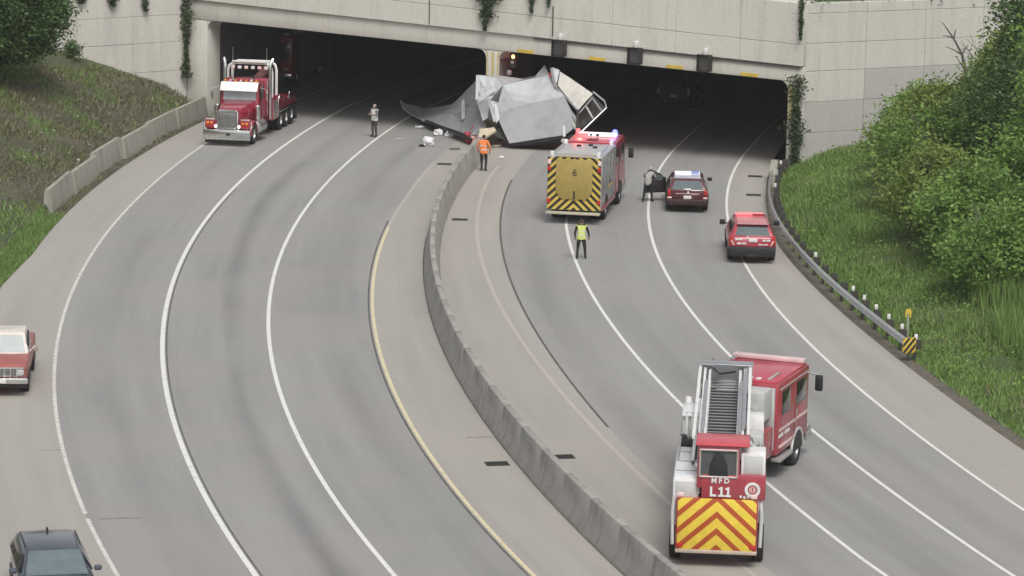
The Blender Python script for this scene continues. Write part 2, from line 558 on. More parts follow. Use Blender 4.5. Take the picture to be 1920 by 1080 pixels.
def arr_mesh(name, V, Fq, mat, tint=None):
    """big mesh from numpy: V (n,3), Fq (m,k) all faces with k corners, tint per face"""
    me = bpy.data.meshes.new(name)
    m, k = Fq.shape
    me.vertices.add(len(V))
    me.vertices.foreach_set('co', V.astype(np.float32).ravel())
    me.loops.add(m * k)
    me.loops.foreach_set('vertex_index', Fq.astype(np.int32).ravel())
    me.polygons.add(m)
    me.polygons.foreach_set('loop_start', np.arange(0, m * k, k, dtype=np.int32))
    if tint is not None:
        a = me.attributes.new('tint', 'FLOAT', 'FACE')
        a.data.foreach_set('value', tint.astype(np.float32))
    me.update(calc_edges=True)
    me.materials.append(mat)
    return me

def leaves(centers, size, tint, squash=0.55):
    """one small folded leaf (two triangles joined in a kite) at each centre, turned at random"""
    n = len(centers)
    a = RNG.normal(size=(n, 3))
    a[:, 2] *= 0.6
    a /= np.linalg.norm(a, axis=1)[:, None]
    b = RNG.normal(size=(n, 3))
    b -= (b * a).sum(1)[:, None] * a
    b /= np.linalg.norm(b, axis=1)[:, None]
    s = (size * RNG.uniform(0.6, 1.35, n))[:, None]
    V = np.stack([centers - a * s * 0.5, centers + b * s * squash * 0.5, centers + a * s * 0.5, centers - b * s * squash * 0.5], 1).reshape(-1, 3)
    Fq = np.arange(4 * n).reshape(n, 4)
    return V, Fq, tint

def blades(base, height, width, tint, lean=0.35):
    """a bent grass blade of one triangle at each base point"""
    n = len(base)
    ang = RNG.uniform(0, 2 * np.pi, n)
    wv = np.c_[np.cos(ang), np.sin(ang), np.zeros(n)] * (width * RNG.uniform(.6, 1.4, n))[:, None] * 0.5
    h = height * RNG.uniform(.5, 1.3, n)
    tip = base + np.c_[RNG.normal(0, lean, n) * h, RNG.normal(0, lean, n) * h, h]
    V = np.stack([base - wv, base + wv, tip], 1).reshape(-1, 3)
    return V, np.arange(3 * n).reshape(n, 3), tint

# ---------------------------------------------------------------- the setting: ground, roads, banks
T0, T1 = -0.62, 0.62
def strip(name, fa, fb, t0, t1, z, mat, parent=None, step=0.005, kind=None):
    ts = np.linspace(t0, t1, max(2, int((t1 - t0) / step)))
    vs = []
    for t in ts:
        vs += [PT(fa(t), t, z), PT(fb(t), t, z)]
    me = bpy.data.meshes.new(name)
    me.from_pydata([tuple(v) for v in vs], [], [(2 * i, 2 * i + 1, 2 * i + 3, 2 * i + 2) for i in range(len(ts) - 1)])
    me.materials.append(mat)
    o = inst(name, me, parent)
    if kind:
        o['kind'] = kind
    return o

def rd(name, off=0.0):
    return lambda t: rad(name, t) + off

g = MB()
g.quad((-2500, -300, -0.35), (2500, -300, -0.35), (2500, 4500, -0.35), (-2500, 4500, -0.35))
tag(g.build('ground', FIELD, smooth=0), kind='structure')

sh_l = strip('left_shoulder', rd('E'), rd('L1'), T0, T1, 0, SHLD, kind='structure')
road_l = strip('left_carriageway', rd('L1'), rd('L4', .12), T0, T1, 0, LANE, kind='structure')
med_l = strip('median_shoulder_left', rd('L4', .12), rd('BAR'), T0, T1, 0, SHLD, kind='structure')
med_r = strip('median_shoulder_right', rd('BAR'), rd('R1'), T0, T1, 0, SHLD, kind='structure')
road_r = strip('right_carriageway', rd('R1'), rd('C'), T0, T1, 0, LANE, kind='structure')
sh_r = strip('right_shoulder', rd('C'), rd('D'), T0, T1, 0, SHLD, kind='structure')
strip('verge', rd('E', 1.0), rd('E'), T0, 0.18, -0.03, DIRT, kind='structure')
strip('verge', rd('D'), rd('D', -1.3), T0, 0.118, -0.03, DIRT, kind='structure')

def line(nm, off, width, mat, parent, t0=T0, t1=T1, z=0.004):
    return strip('lane_line', rd(nm, off + width / 2), rd(nm, off - width / 2), t0, t1, z, mat, parent, 0.004)

line('L1', 0, .12, OLD_LINE, road_l, -.229, .5)
line('L1', 0, .12, OLD_LINE, road_l, T0, -.2315)
line('L2', 0, .16, WHITE_LINE, road_l)
line('L3', 0, .14, WHITE_LINE, road_l)
line('L4', 0, .12, YELLOW_LINE, road_l, T0, .012)
line('L4', 0, .1, GHOST_LINE, med_l, .0125, .11)
line('R0', 0, .15, GHOST_LINE, med_r, T0, .11)
line('A', 0, .13, WHITE_LINE, road_r, T0, .14)
line('B', 0, .13, WHITE_LINE, road_r)
line('C', 0, .12, WHITE_LINE, road_r)
def seam(nm, off, width, parent, t0, t1):
    return strip('tar_seam', rd(nm, off + width / 2), rd(nm, off - width / 2), t0, t1, 0.004, SEAM, parent, 0.004)
seam('L4', .15, .07, road_l, T0, .02)
seam('R1', 0, .09, road_r, -.185, .087)
seam('L2', -.15, .05, road_l, -.3, .06)
seam('BAR', .36, .05, med_l, -.5, .0)
# short transverse cracks and a tar patch
for (nm, off, t, ln, wd) in (('L1', .35, -.192, .8, .05), ('L1', -.9, -.232, 1.1, .05), ('L4', -2.1, -.19, 1.2, .07)):
    c = PT(rad(nm, t) + off, t, 0.004)
    q = MB()
    n8 = 9
    up = [(-ln / 2 + ln * i / (n8 - 1), wd / 2 * random.uniform(.4, 1.4) + random.uniform(-.05, .05)) for i in range(n8)]
    dn = [(x, y - wd * random.uniform(.5, 1.2)) for x, y in reversed(up)]
    q.add([(x, y, 0) for x, y in up + dn], [tuple(range(2 * n8))])
    o = q.build('tar_patch', SEAM, road_l if nm[0] == 'L' else road_r, smooth=0, loc=c)
    o.rotation_euler = (0, 0, heading(tangent(t)))

# ---- banks either side
def z_left(t, d):
    b = 0.72 * np.clip((t - 0.005) / 0.03, 0, 1)
    return np.minimum(b * np.clip((d - .75) / .12, 0, 1) + np.clip(d - .9, 0, 99) * 0.50 * np.clip(0.55 + (t + .1) * 3, .4, 1.0) - .02, 8.2)

def z_right(t, d):
    k = np.clip(0.38 + (t + .13) / .16 * .62, .38, 1.0)
    return np.minimum(k * (0.5 * np.clip(d - .7, 0, 2.6) + 0.24 * np.clip(d - 3.3, 0, 99)) - .04, 7.6)

def bank(name, fn, edge, sign, mat, t0, t1, dmax):
    ts = np.linspace(t0, t1, 170)
    ds = np.r_[0, .3, .6, .76, .88, np.linspace(1.1, 12, 26), np.linspace(13, dmax, 18)]
    Tm, Dm = np.meshgrid(ts, ds, indexing='ij')
    Z = fn(Tm, Dm)
    Z = Z + (np.sin(Tm * 310 + Dm) * .05 + np.sin(Dm * 2.3 + Tm * 120) * .07 + RNG.normal(0, .03, Z.shape)) * np.clip(Dm - .9, 0, 1)
    E0 = np.vectorize(lambda t: rad(edge, t))(ts)[:, None]
    Rr = E0 + sign * Dm
    V = np.stack([CX - Rr * np.cos(Tm), CY + Rr * np.sin(Tm), Z], -1).reshape(-1, 3)
    n, k = Tm.shape
    I = np.arange(n * k).reshape(n, k)
    Fq = np.stack([I[:-1, :-1], I[:-1, 1:], I[1:, 1:], I[1:, :-1]], -1).reshape(-1, 4)
    o = inst(name, arr_mesh(name, V, Fq, mat))
    o.data.polygons.foreach_set('use_smooth', [True] * len(Fq))
    return tag(o, kind='structure')

bank('left_embankment', z_left, 'E', 1, SOIL_L, T0, 0.176, 70)
bank('right_embankment', z_right, 'D', -1, SOIL_R, T0, 0.117, 70)

# ---------------------------------------------------------------- tunnel portal
JL, JR = G(388, 215), G(1470, 318)
FD = (JR - JL).normalized()
FN = FD.cross(Vector((0, 0, 1)))                 # towards the camera
def FP(a, z, out=0.0):
    return JL + FD * a + Vector((0, 0, z)) + FN * out
lint = lambda a: 5.24 - .0217 * a
ledge = lambda a: 6.32 - .0293 * a
joint = lambda a: 7.48 - .0315 * a
topz = lambda a: 9.48 - .029 * a
A0, A1 = -1.37, 35.83

portal = thing('tunnel_portal', 'pale concrete twin tunnel portal with hanging vines along its parapet', 'tunnel portal', FP(17.9, 0))
PO = Vector(portal.location)
def fslab(a0, a1, zb, zt, o0, o1):
    """solid on the facade plane: a range, bottom and top as functions of a, from depth o0 to o1"""
    b = [FP(a0, zb(a0), o0), FP(a1, zb(a1), o0), FP(a1, zb(a1), o1), FP(a0, zb(a0), o1)]
    t = [FP(a0, zt(a0), o0), FP(a1, zt(a1), o0), FP(a1, zt(a1), o1), FP(a0, zt(a0), o1)]
    return MB().hexa([p - PO for p in b], [p - PO for p in t])
K = lambda v: (lambda a: v)
fslab(A0, A1, lint, lambda a: ledge(a) - .002, -1.4, 0).build('lintel', WALLC, portal, bevel=.05)
fslab(A0, A1, lambda a: ledge(a) + .002, topz, -1.4, .02).build('parapet_wall', WALLC, portal, bevel=.03)
fslab(A0, -.02, K(-.3), lambda a: lint(a) - .002, -1.35, -.03).build('jamb', WALLC, portal, bevel=.06)
fslab(34.97, A1, K(-.3), lambda a: lint(a) - .002, -1.35, -.03).build('jamb', WALLC, portal, bevel=.06)
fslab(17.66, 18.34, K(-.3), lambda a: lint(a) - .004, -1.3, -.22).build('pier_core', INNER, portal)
pier = fslab(17.62, 18.38, K(-.3), lambda a: lint(a) - .002, -.2, -.03).build('pier', WALLC, portal, bevel=.06)
for a, wd, m in ((17.68, .10, YELL), (17.97, .2, YELL), (18.3, .10, YELL)):
    fslab(a, a + wd * .8, K(.9), K(4.75), -.028, -.018).build('painted_stripe', m, pier)
fslab(35.02, 35.28, K(2.6), K(4.35), -.028, -.018).build('painted_stripe', YELL, portal)
# corner fillets of the openings
for a, s in ((0, 1), (17.62, -1), (18.38, 1), (34.97, -1)):
    q = MB()
    z = lint(a) - .004
    p = [(0, 0)] + [(.45 - .45 * math.sin(i * R(15)), -.45 + .45 * math.cos(i * R(15))) for i in range(7)]
    pts = [FP(a + s * x, z + y, -.05) - PO for x, y in p] + [FP(a + s * x, z + y, -1.3) - PO for x, y in p]
    n_ = len(p)
    q.add(pts, [tuple(range(n_)), tuple(range(2 * n_ - 1, n_ - 1, -1))] + [(i, (i + 1) % n_, n_ + (i + 1) % n_, n_ + i) for i in range(n_)])
    q.build('corner_fillet', WALLC, portal)
# cast panels of the parapet, joints recessed
cuts = [A0 + .02] + [14.25 - 3.62 * k for k in (3, 2, 1)] + [14.25 + 3.62 * k for k in range(6)] + [A1 - .02]
for a0, a1 in zip(cuts[:-1], cuts[1:]):
    for lo, hi in ((ledge, joint), (joint, topz)):
        fslab(a0 + .009, a1 - .009, lambda a: lo(a) + .01, lambda a: hi(a) - .01, .02, .17 + random.uniform(-.006, .006)).build('parapet_panel', WALLC, portal, bevel=.015, seg=1)
q = MB()
q.tube([FP(a, ledge(a) - .09, .06) - PO for a in np.linspace(20.5, 35.6, 16)], .05, 6)
q.build('conduit', plain('conduit_grey', (0.14, 0.14, 0.135), .6), portal)
for a, zz, r_ in ((21.68, (7.4, 6.2, 5.85), .035), (14.27, (7.3, 6.6, 6.0), .025)):
    MB().tube([FP(a, z, .2) - PO for z in zz], r_, 6).build('drain_pipe', plain('pipe_dark', (0.06, 0.06, 0.055), .7), portal)
for a in (19.99, 24.22, 28.67, 32.85):
    fslab(a - .48, a + .48, lambda x: lint(x) + .03, lambda x: lint(x) + .2, .004, .03).build('clearance_marker', YEL, portal, bevel=.008, seg=1)
# bores: lining walls, dividing wall, ceiling, far end
def wall_arc(name, ra, rb, t0, t1, z0, z1, mat, parent):
    ts = np.linspace(t0, t1, 40)
    secs = [[PT(ra, t, z0) - PO, PT(rb, t, z0) - PO, PT(rb, t, z1) - PO, PT(ra, t, z1) - PO] for t in ts]
    return MB().loft(secs).build(name, mat, parent)
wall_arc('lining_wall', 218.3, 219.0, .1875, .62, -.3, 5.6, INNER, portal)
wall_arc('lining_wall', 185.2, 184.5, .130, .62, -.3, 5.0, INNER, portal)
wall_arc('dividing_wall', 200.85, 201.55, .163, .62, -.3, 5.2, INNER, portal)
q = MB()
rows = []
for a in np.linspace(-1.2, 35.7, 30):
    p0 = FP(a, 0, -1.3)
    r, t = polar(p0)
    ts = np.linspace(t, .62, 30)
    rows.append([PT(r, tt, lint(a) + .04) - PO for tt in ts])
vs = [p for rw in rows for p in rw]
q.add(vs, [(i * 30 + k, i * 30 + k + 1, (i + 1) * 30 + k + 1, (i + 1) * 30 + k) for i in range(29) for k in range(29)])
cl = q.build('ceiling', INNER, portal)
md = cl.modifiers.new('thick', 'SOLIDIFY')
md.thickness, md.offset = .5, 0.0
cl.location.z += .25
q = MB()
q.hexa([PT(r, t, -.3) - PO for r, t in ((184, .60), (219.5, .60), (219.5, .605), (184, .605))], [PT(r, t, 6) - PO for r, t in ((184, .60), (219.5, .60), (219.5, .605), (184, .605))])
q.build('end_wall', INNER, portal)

# wing walls of cast panels
def wing(label, P0, ang, length, rows_z, colw, sgn):
    D_ = Vector((sgn * math.cos(R(ang)), (1 if sgn > 0 else -1) * math.sin(R(ang)), 0))
    Nn = D_.cross(Vector((0, 0, 1))) * sgn
    t = thing('wing_wall', label, 'retaining wall', (P0.x, P0.y, 0))
    def slab(a0, a1, z0, z1, o0, o1):
        b = [D_ * a0 + Nn * o0, D_ * a1 + Nn * o0, D_ * a1 + Nn * o1, D_ * a0 + Nn * o1]
        up = Vector((0, 0, 1))
        return MB().hexa([p + up * z0 for p in b], [p + up * z1 for p in b])
    slab(.0, length, -.4, rows_z[-1], -.6, -.06).build('wall_core', WALLW, t)
    n_ = int(length / colw)
    for i in range(n_):
        for z0, z1 in zip(rows_z[:-1], rows_z[1:]):
            slab(i * colw + .009 + (.03 if i == 0 else 0), (i + 1) * colw - .009, z0 + .009, z1 - .009, -.06, random.uniform(-.006, .006)).build('wall_panel', WALLP if sgn > 0 and (z1 < 3.5 or (z1 < 5.1 and i > 0)) else WALLW, t, bevel=.014, seg=1)
    return slab, t, D_, Nn
wing('concrete panel wing wall beside the left bore rising from weedy bank', FP(A0, 0, -.1), 40, 26, [-.3, 2.4, 4.0, 5.5, 7.4, 9.45], 3.6, -1)
_, wr, wrD, wrN = wing('concrete panel wing wall behind the green bushes', FP(A1, 0, -.1), 30, 26, [-.3, 1.9, 3.45, 5.0, 6.4, 7.9, 8.4], 3.7, 1)
wrO = FP(A1, 0, -.1)
# higher ground above the portal
q = MB()
far = [(-45, 150), (-90, 420), (160, 420), (60, 188)]
cor = [FP(A0, 0, -.5), FP(A1, 0, -.5)]
lw = cor[0] + Vector((-math.cos(R(40)), -math.sin(R(40)), 0)) * 25 + Vector((-.3, .4, 0))
rw = cor[1] + Vector((math.cos(R(30)), math.sin(R(30)), 0)) * 25 + Vector((-.2, .4, 0))
pts = [(lw.x, lw.y, 9.0), (cor[0].x, cor[0].y, 9.2), (cor[1].x, cor[1].y, 8.1), (rw.x, rw.y, 8.1), (160, 420, 10), (-90, 420, 10)]
q.add(pts, [(0, 1, 2, 3, 4, 5)])
tag(q.build('hilltop', SOIL_R, smooth=0), kind='structure')

# ---------------------------------------------------------------- barriers
def barrier(label, rfn, t0, t1, seclen, prof, mat, jitter=0.0, zj=0.0):
    mid = (t0 + t1) / 2
    root = thing('concrete_barrier', label, 'concrete barrier', PT(rfn(mid), mid))
    o = root.location.copy()
    n_ = max(1, int((t1 - t0) * rfn(mid) / seclen))
    me = [MB().prism(prof, -seclen / 2 + .005, seclen / 2 - .005, axis='y').mesh('barrier_section', mat, .008, 40, 1) for _ in range(4)]
    for i in range(n_):
        t = t0 + (i + .5) * (t1 - t0) / n_
        tg = tangent(t + random.uniform(-1, 1) * jitter)
        b = inst('barrier_section', me[i % 4], root, PT(rfn(t) + random.uniform(-1, 1) * jitter * 2, t, random.uniform(-zj, zj)) - o, (0, 0, heading(tg)))
    return root
barrier('long curving concrete median barrier between the two carriageways', rd('BAR'), -.46, .124, 3.0,
        [(-.33, -.05), (-.33, .08), (-.20, .33), (-.11, 1.03), (-.085, 1.05), (.085, 1.05), (.11, 1.03), (.20, .33), (.33, .08), (.33, -.05)], BARC, .0003)
barrier('weathered concrete barrier holding back the weedy bank', lambda t: 218.36 + .09 * np.sin(t * 95), .019, .181, 5.8,
        [(-.13, -.1), (-.17, .45), (-.12, .98), (-.08, 1.03), (.1, 1.03), (.2, .4), (.26, -.1)], BARTOP, .004, .06)

# ---------------------------------------------------------------- guardrail with end marker
gt = np.array([-.133, -.104, -.074, -.037, .0, .046, .079, .115])
gr = np.array([184.95, 185.07, 185.27, 185.55, 185.80, 185.9, 185.88, 185.55])
gco = np.polyfit(gt, gr, 3)
grf = lambda t: float(np.polyval(gco, t))
rail = thing('guardrail', 'galvanised steel guardrail curving along the grassy right verge', 'guardrail', PT(grf(0), 0))
RO = rail.location.copy()
prof = [(0, .74), (.05, .70), (.08, .66), (.05, .62), (.0, .585), (.0, .565), (.05, .53), (.08, .49), (.05, .45), (0, .41)]
tts = list(np.arange(-.133, .1151, .0103))
for t0, t1 in zip(tts[:-2:2], tts[2::2]):
    secs = []
    for t in np.linspace(t0, t1 + .0006, 7):
        r = grf(t) + (.004 if int(t0 * 1000) % 2 else 0)
        secs.append([PT(r + x, t, z) - RO for x, z in prof] + [PT(r + x - .012, t, z) - RO for x, z in reversed(prof)])
    MB().loft(secs).build('rail_beam', STEEL, rail, smooth=60)
pm = MB().box((0, 0, .33), (.10, .15, .86)).mesh('post', plain('post_dark', (0.05, 0.045, 0.04), .8, var=.3), .01)
bm_ = MB().box((0, 0, 0), (.18, .14, .32)).mesh('block', plain('block_dark', (0.045, 0.04, 0.036), .8, var=.3), .01)
rm = MB().box((0, 0, 0), (.12, .02, .2)).mesh('reflector', WHITE, .008)
for i, t in enumerate(tts):
    p = PT(grf(t) - .25, t)
    rz = heading(tangent(t))
    po = inst('post', pm, rail, p - RO, (0, 0, rz))
    inst('block', bm_, po, (.12, 0, .56))
    if t < -.08 or i in (9, 19, 23):
        inst('reflector', rm, po, (0, -.09, .86))
t = -.1335
em = thing('object_marker', 'square yellow and black striped marker plate at the guardrail end', 'marker sign', PT(grf(t), t))
em.rotation_euler = (0, 0, heading(tangent(t)) + R(6))
MB().box((0, -.03, .55), (.5, .02, .56)).build('plate', YEL, em, .006)
for k in range(-2, 3):
    c = k * .22
    pts = []
    # band |x*1 - z - c| < .05, clipped to the plate
    poly = [(-.25 + 0, 0)]
    def clip(P, a, b, c0):
        out = []
        for i in range(len(P)):
            p, q_ = P[i], P[(i + 1) % len(P)]
            fp, fq = a * p[0] + b * p[1] - c0, a * q_[0] + b * q_[1] - c0
            if fp <= 0:
                out.append(p)
            if fp * fq < 0:
                s = fp / (fp - fq)
                out.append((p[0] + s * (q_[0] - p[0]), p[1] + s * (q_[1] - p[1])))
        return out
    P = clip(clip([(-.24, -.27), (.24, -.27), (.24, .27), (-.24, .27)], 1, -.8, c + .055), -1, .8, -c + .055)
    if len(P) > 2:
        MB().prism([(x, z + .55) for x, z in P], -.0445, -.041, axis='y').build('stripe', BLKP, em)
MB().box((0, .02, .25), (.08, .06, .7)).build('post', plain('post_dark', (0, 0, 0)), em)
dp = G(1701, 636, .15)
dl = thing('delineator', 'slim post with a small yellow reflector in the grass behind the guardrail end', 'delineator', (dp.x, dp.y, .05))
MB().box((0, 0, .5), (.06, .03, 1.1)).build('post', plain('post_green', (.34, .38, .30), .6), dl)
q = MB()
q.prism([(-.11, .92), (-.11, 1.16), (-.07, 1.24), (.07, 1.24), (.11, 1.16), (.11, .92), (.05, .92), (.04, 1.06), (-.04, 1.06), (-.05, .92)], -.035, -.02, axis='y')
q.build('reflector', YEL, dl)
ap = PT(185.75, .098)
at = thing('rail_transition', 'worn concrete block where the guardrail meets the tunnel jamb', 'concrete block', ap, heading(tangent(.098)))
MB().prism([(-1.2, -.1), (-1.2, .6), (-.4, .85), (1.4, .95), (1.4, -.1)], -.18, .18).build('block', BARTOP, at, .04)
MB().box((.2, -.75, .5), (.06, .5, .5)).build('end_shoe', STEEL, at, .01)

# ---------------------------------------------------------------- drain grates
gf = MB()
for s in (-1, 1):
    gf.box((s * .33, 0, .004), (.05, .5, .03)).box((0, s * .235, .004), (.61, .04, .03))
gfm = gf.mesh('frame', plain('cast_iron', (.06, .058, .055), .6, .4), .006)
bar = MB().box((0, 0, .003), (.028, .43, .022)).mesh('bar', plain('cast_iron', (0, 0, 0)), .004, 35, 1)
pit_sheet = MB().box((0, 0, -.0), (.6, .42, .012)).mesh('pit_sheet', plain('pit_shade_black', (.006, .006, .006), .9))  # black sheet standing in for the unlit hole under the bars
for (x, y, lb) in ((932, 870, 'iron drain grate on the left side of the median barrier, the larger looking one'),
                   (1055, 857, 'iron drain grate on the right side of the median barrier near the ladder truck'),
                   (862, 412, 'iron drain grate between median barrier and fire engine'),
                   (833, 308, 'iron drain grate beside the debris left of the median barrier end'),
                   (1413, 366, 'iron drain grate in the right shoulder ahead of the red pickup'),
                   (1416, 331, 'iron drain grate in the right shoulder close to the tunnel mouth')):
    p = G(x, y)
    _, t = polar(p)
    d = thing('drain_grate', lb, 'drain grate', (p.x, p.y, .006), heading(tangent(t)))
    inst('frame', gfm, d)
    inst('pit_sheet', pit_sheet, d, (0, 0, -.002))
    for k in range(9):
        inst('bar', bar, d, (-.26 + k * .065, 0, .004))

# ---------------------------------------------------------------- lane signals on the lintel
FRZ = math.atan2(FD.y, FD.x)
HOUS = plain('signal_housing', (.035, .033, .032), .6)
for a, lb in ((22.19, 'dark lane signal box on the lintel, the one nearest the centre pier'),
              (26.58, 'dark lane signal box on the lintel, middle of the three'),
              (30.52, 'dark lane signal box on the lintel, the one nearest the right wing wall')):
    z = lint(a) + .1
    p = FP(a, 0, .3)
    t = thing('lane_signal', lb, 'lane signal', (p.x, p.y, z), FRZ, 'lane signals over the right bore')
    MB().box((0, 0, .42), (.66, .34, .84)).build('housing', HOUS, t, .03)
    q = MB()
    for s in (-1, 1):
        q.box((s * .33, -.24, .42), (.03, .18, .84))
    q.box((0, -.24, .845), (.68, .18, .03)).box((0, -.24, -.0), (.68, .18, .03))
    q.build('visor', HOUS, t, .006)
    MB().box((0, -.176, .42), (.54, .012, .68)).build('lens_panel', plain('signal_face', (.07, .068, .065), .35), t)
    br = MB().box((0, .05, 1.0), (.16, .22, .34)).box((0, .2, 1.12), (.26, .08, .2)).build('bracket', WHITE, t, .02)
    MB().cyl((0, .05, .8), (0, .05, .95), .06, n=8).build('mount_pin', STEEL, br)
# signal head with a lit lamp under the lintel by the pier
p = FP(19.1, 4.35, -.35)
t = thing('warning_signal', 'small signal head with a lit orange lamp under the lintel beside the pier', 'signal', p, FRZ)
MB().box((0, 0, 0), (.3, .25, .75)).build('housing', HOUS, t, .03)
MB().lathe([(0.0, -.17), (.07, -.165), (.1, -.13)], (.05, 0, .22), (0, 1, 0), 14).build('lit_lamp', LAMPO, t)
L_ = bpy.data.lights.new('red_bore_glow', 'POINT')  # red light added deeper in the bore for the red glow there
L_.energy, L_.color, L_.shadow_soft_size = 26, (1.0, .05, .03), .1
lo = bpy.data.objects.new('red_bore_glow', L_)
COL.objects.link(lo)
lo.parent = t
lo.location = (1.5, 1.9, -.3)
MB().lathe([(0.0, -.17), (.06, -.165), (.09, -.13)], (.0, 0, -.1), (0, 1, 0), 14).build('lamp', plain('dull_lens', (.3, .27, .25), .3), t)
MB().tube([(-.1, 0, .3), (-.35, 0, .42), (-.55, 0, .42)], .03, 6).build('bracket', STEEL, t)
p = FP(18.9, 3.7, -.3)
t = thing('junction_box', 'small pale junction box and cable on the dark wall beside the pier', 'junction box', p, FRZ)
MB().box((0, 0, 0), (.22, .16, .26)).build('box', STEEL, t, .02)
MB().tube([(0, 0, .1), (.15, 0, .4), (.5, 0, .75)], .02, 6).build('cable', BLACK, t)

# ---------------------------------------------------------------- plants
def leafy(name, V, Fq, tint, mat, parent=None):
    return inst(name, arr_mesh(name, V, Fq, mat, tint), parent)

def crown_points(n_clump, rx, ry, rz, cz, per, spread, hollow=0.45):
    """clumps scattered through an uneven volume, denser towards the outside"""
    pts, tint = [], []
    for _ in range(n_clump):
        d = RNG.normal(size=3)
        d /= np.linalg.norm(d)
        k = hollow + (1 - hollow) * RNG.random() ** .6
        bulge = 1 + .22 * math.sin(3 * d[0] + 2.1 * d[2] + n_clump) + .15 * math.sin(5 * d[1] + 1.3)
        c = np.array([d[0] * rx, d[1] * ry, d[2] * rz]) * k * bulge + np.array([0, 0, cz])
        m = max(8, int(per * RNG.uniform(.6, 1.4)))
        q = RNG.normal(size=(m, 3)) * spread * RNG.uniform(.7, 1.3) * np.array([1, 1, .7])
        pts.append(c + q)
        tint.append(np.clip(RNG.normal(.5 + RNG.normal(0, .16), .14, m), 0, 1))
    return np.concatenate(pts), np.concatenate(tint)

def limbs(q, p, d, L, r, depth):
    e = p + d * L
    mid = p + d * (L * .5) + Vector((random.uniform(-1, 1), random.uniform(-1, 1), random.uniform(-.5, .5))) * L * .06
    q.tube([p, mid, e], [r, r * .82, r * .62], 6)
    if depth > 0:
        for _ in range(random.choice((2, 3))):
            nd = (d + Vector((random.uniform(-1, 1), random.uniform(-1, 1), random.uniform(-.25, .6))) * .8).normalized()
            limbs(q, p.lerp(e, random.uniform(.55, 1)), nd, L * random.uniform(.55, .8), r * .58, depth - 1)

def tree(name, label, cat, loc, h, rx, mat, clumps, per, leaf, group=None, trunk=.1, base=.25, spread=.4, ry=None, stems=1):
    t = thing(name, label, cat, loc, RNG.uniform(0, 6.28), group)
    q = MB()
    for s in range(stems):
        d = Vector((random.uniform(-.25, .25), random.uniform(-.25, .25), 1)).normalized() if stems > 1 else Vector((.03, .02, 1)).normalized()
        o = Vector((random.uniform(-.3, .3), random.uniform(-.3, .3), -.15)) if stems > 1 else Vector((0, 0, -.15))
        limbs(q, o, d, h * .5, trunk, 3)
    q.build('trunk', BARK, t)
    rz = h * (1 - base) / 2
    P, tn = crown_points(clumps, rx, ry or rx, rz, h - rz, per, spread)
    P[:, 2] = np.maximum(P[:, 2], .08)
    V, Fq, tn = leaves(P, leaf, tn)
    leafy('crown', V, Fq, tn, mat, t)
    return t

def bank_r(t, d, dz=0.0):
    p = PT(rad('D', t) - d, t)
    return Vector((p.x, p.y, float(z_right(t, d)) + dz))
def bank_l(t, d, dz=0.0):
    p = PT(rad('E', t) + d, t)
    return Vector((p.x, p.y, float(z_left(t, d)) + dz))

SH = 'bushes on the right bank'
for (t_, d_, h, rx, mt, cl, nm, lb) in (
    (-.092, 5.6, 3.3, 2.3, LEAF, 110, 'bush', 'round green bush standing above the tall grass near the guardrail end'),
    (-.088, 9.4, 4.6, 2.7, LEAF_D, 120, 'bush', 'dark green bush at the foot of the thicket beyond the tall grass'),
    (-.065, 6.2, 4.0, 2.5, LEAF, 120, 'bush', 'green bush on the bank beside the curving guardrail'),
    (-.035, 5.7, 3.9, 2.3, LEAF_Y, 120, 'bush', 'green bush on the bank level with the red pickup'),
    (-.045, 10.5, 6.2, 3.0, LEAF, 150, 'bush', 'large green bush behind the front row on the right bank'),
    (-.005, 6.4, 4.1, 2.4, LEAF, 120, 'bush', 'green bush on the grassy slope above the pickup'),
    (-.01, 10.5, 6.0, 3.0, LEAF_D, 150, 'bush', 'dark green bush filling the middle of the thicket'),
    (.028, 7.0, 4.0, 2.4, LEAF_Y, 120, 'bush', 'bright green bush on the slope below the wing wall'),
    (.055, 7.2, 3.6, 2.2, LEAF, 110, 'bush', 'bright green bush close to the wing wall foot'),
    (.045, 11.0, 5.4, 2.9, LEAF_Y, 150, 'bush', 'broad green bush behind the slope near the wing wall'),
    (.082, 8.2, 2.9, 1.9, LEAF, 90, 'bush', 'small green bush against the wing wall'),
    (.088, 11.6, 4.0, 2.2, LEAF, 110, 'bush', 'green bush against the wing wall beneath the dead branch'),
    (-.125, 8.6, 3.2, 2.2, LEAF_D, 100, 'bush', 'low dark bush at the edge of the reeds'),
):
    tree(nm, lb, 'bush', bank_r(t_, d_), h, rx, mt, cl, 105, .19, SH, .07, .05, .36, stems=3)
for (t_, d_, h, rx, mt, cl, lb) in (
    (.062, 13.2, 10.5, 2.3, LEAF_D, 200, 'tall dark leafy tree in front of the wing wall'),
    (.03, 13.0, 8.5, 2.9, LEAF_D, 200, 'dark spreading tree rising out of the thicket on the right bank'),
    (-.0, 13.0, 7.6, 2.9, LEAF, 200, 'tall light green tree behind the thicket'),
    (-.05, 12.6, 6.4, 2.8, LEAF, 180, 'light green tree beyond the reeds'),
):
    tree('tree', lb, 'tree', bank_r(t_, d_), h, rx, mt, cl, 115, .23, None, .2, .12, .45)
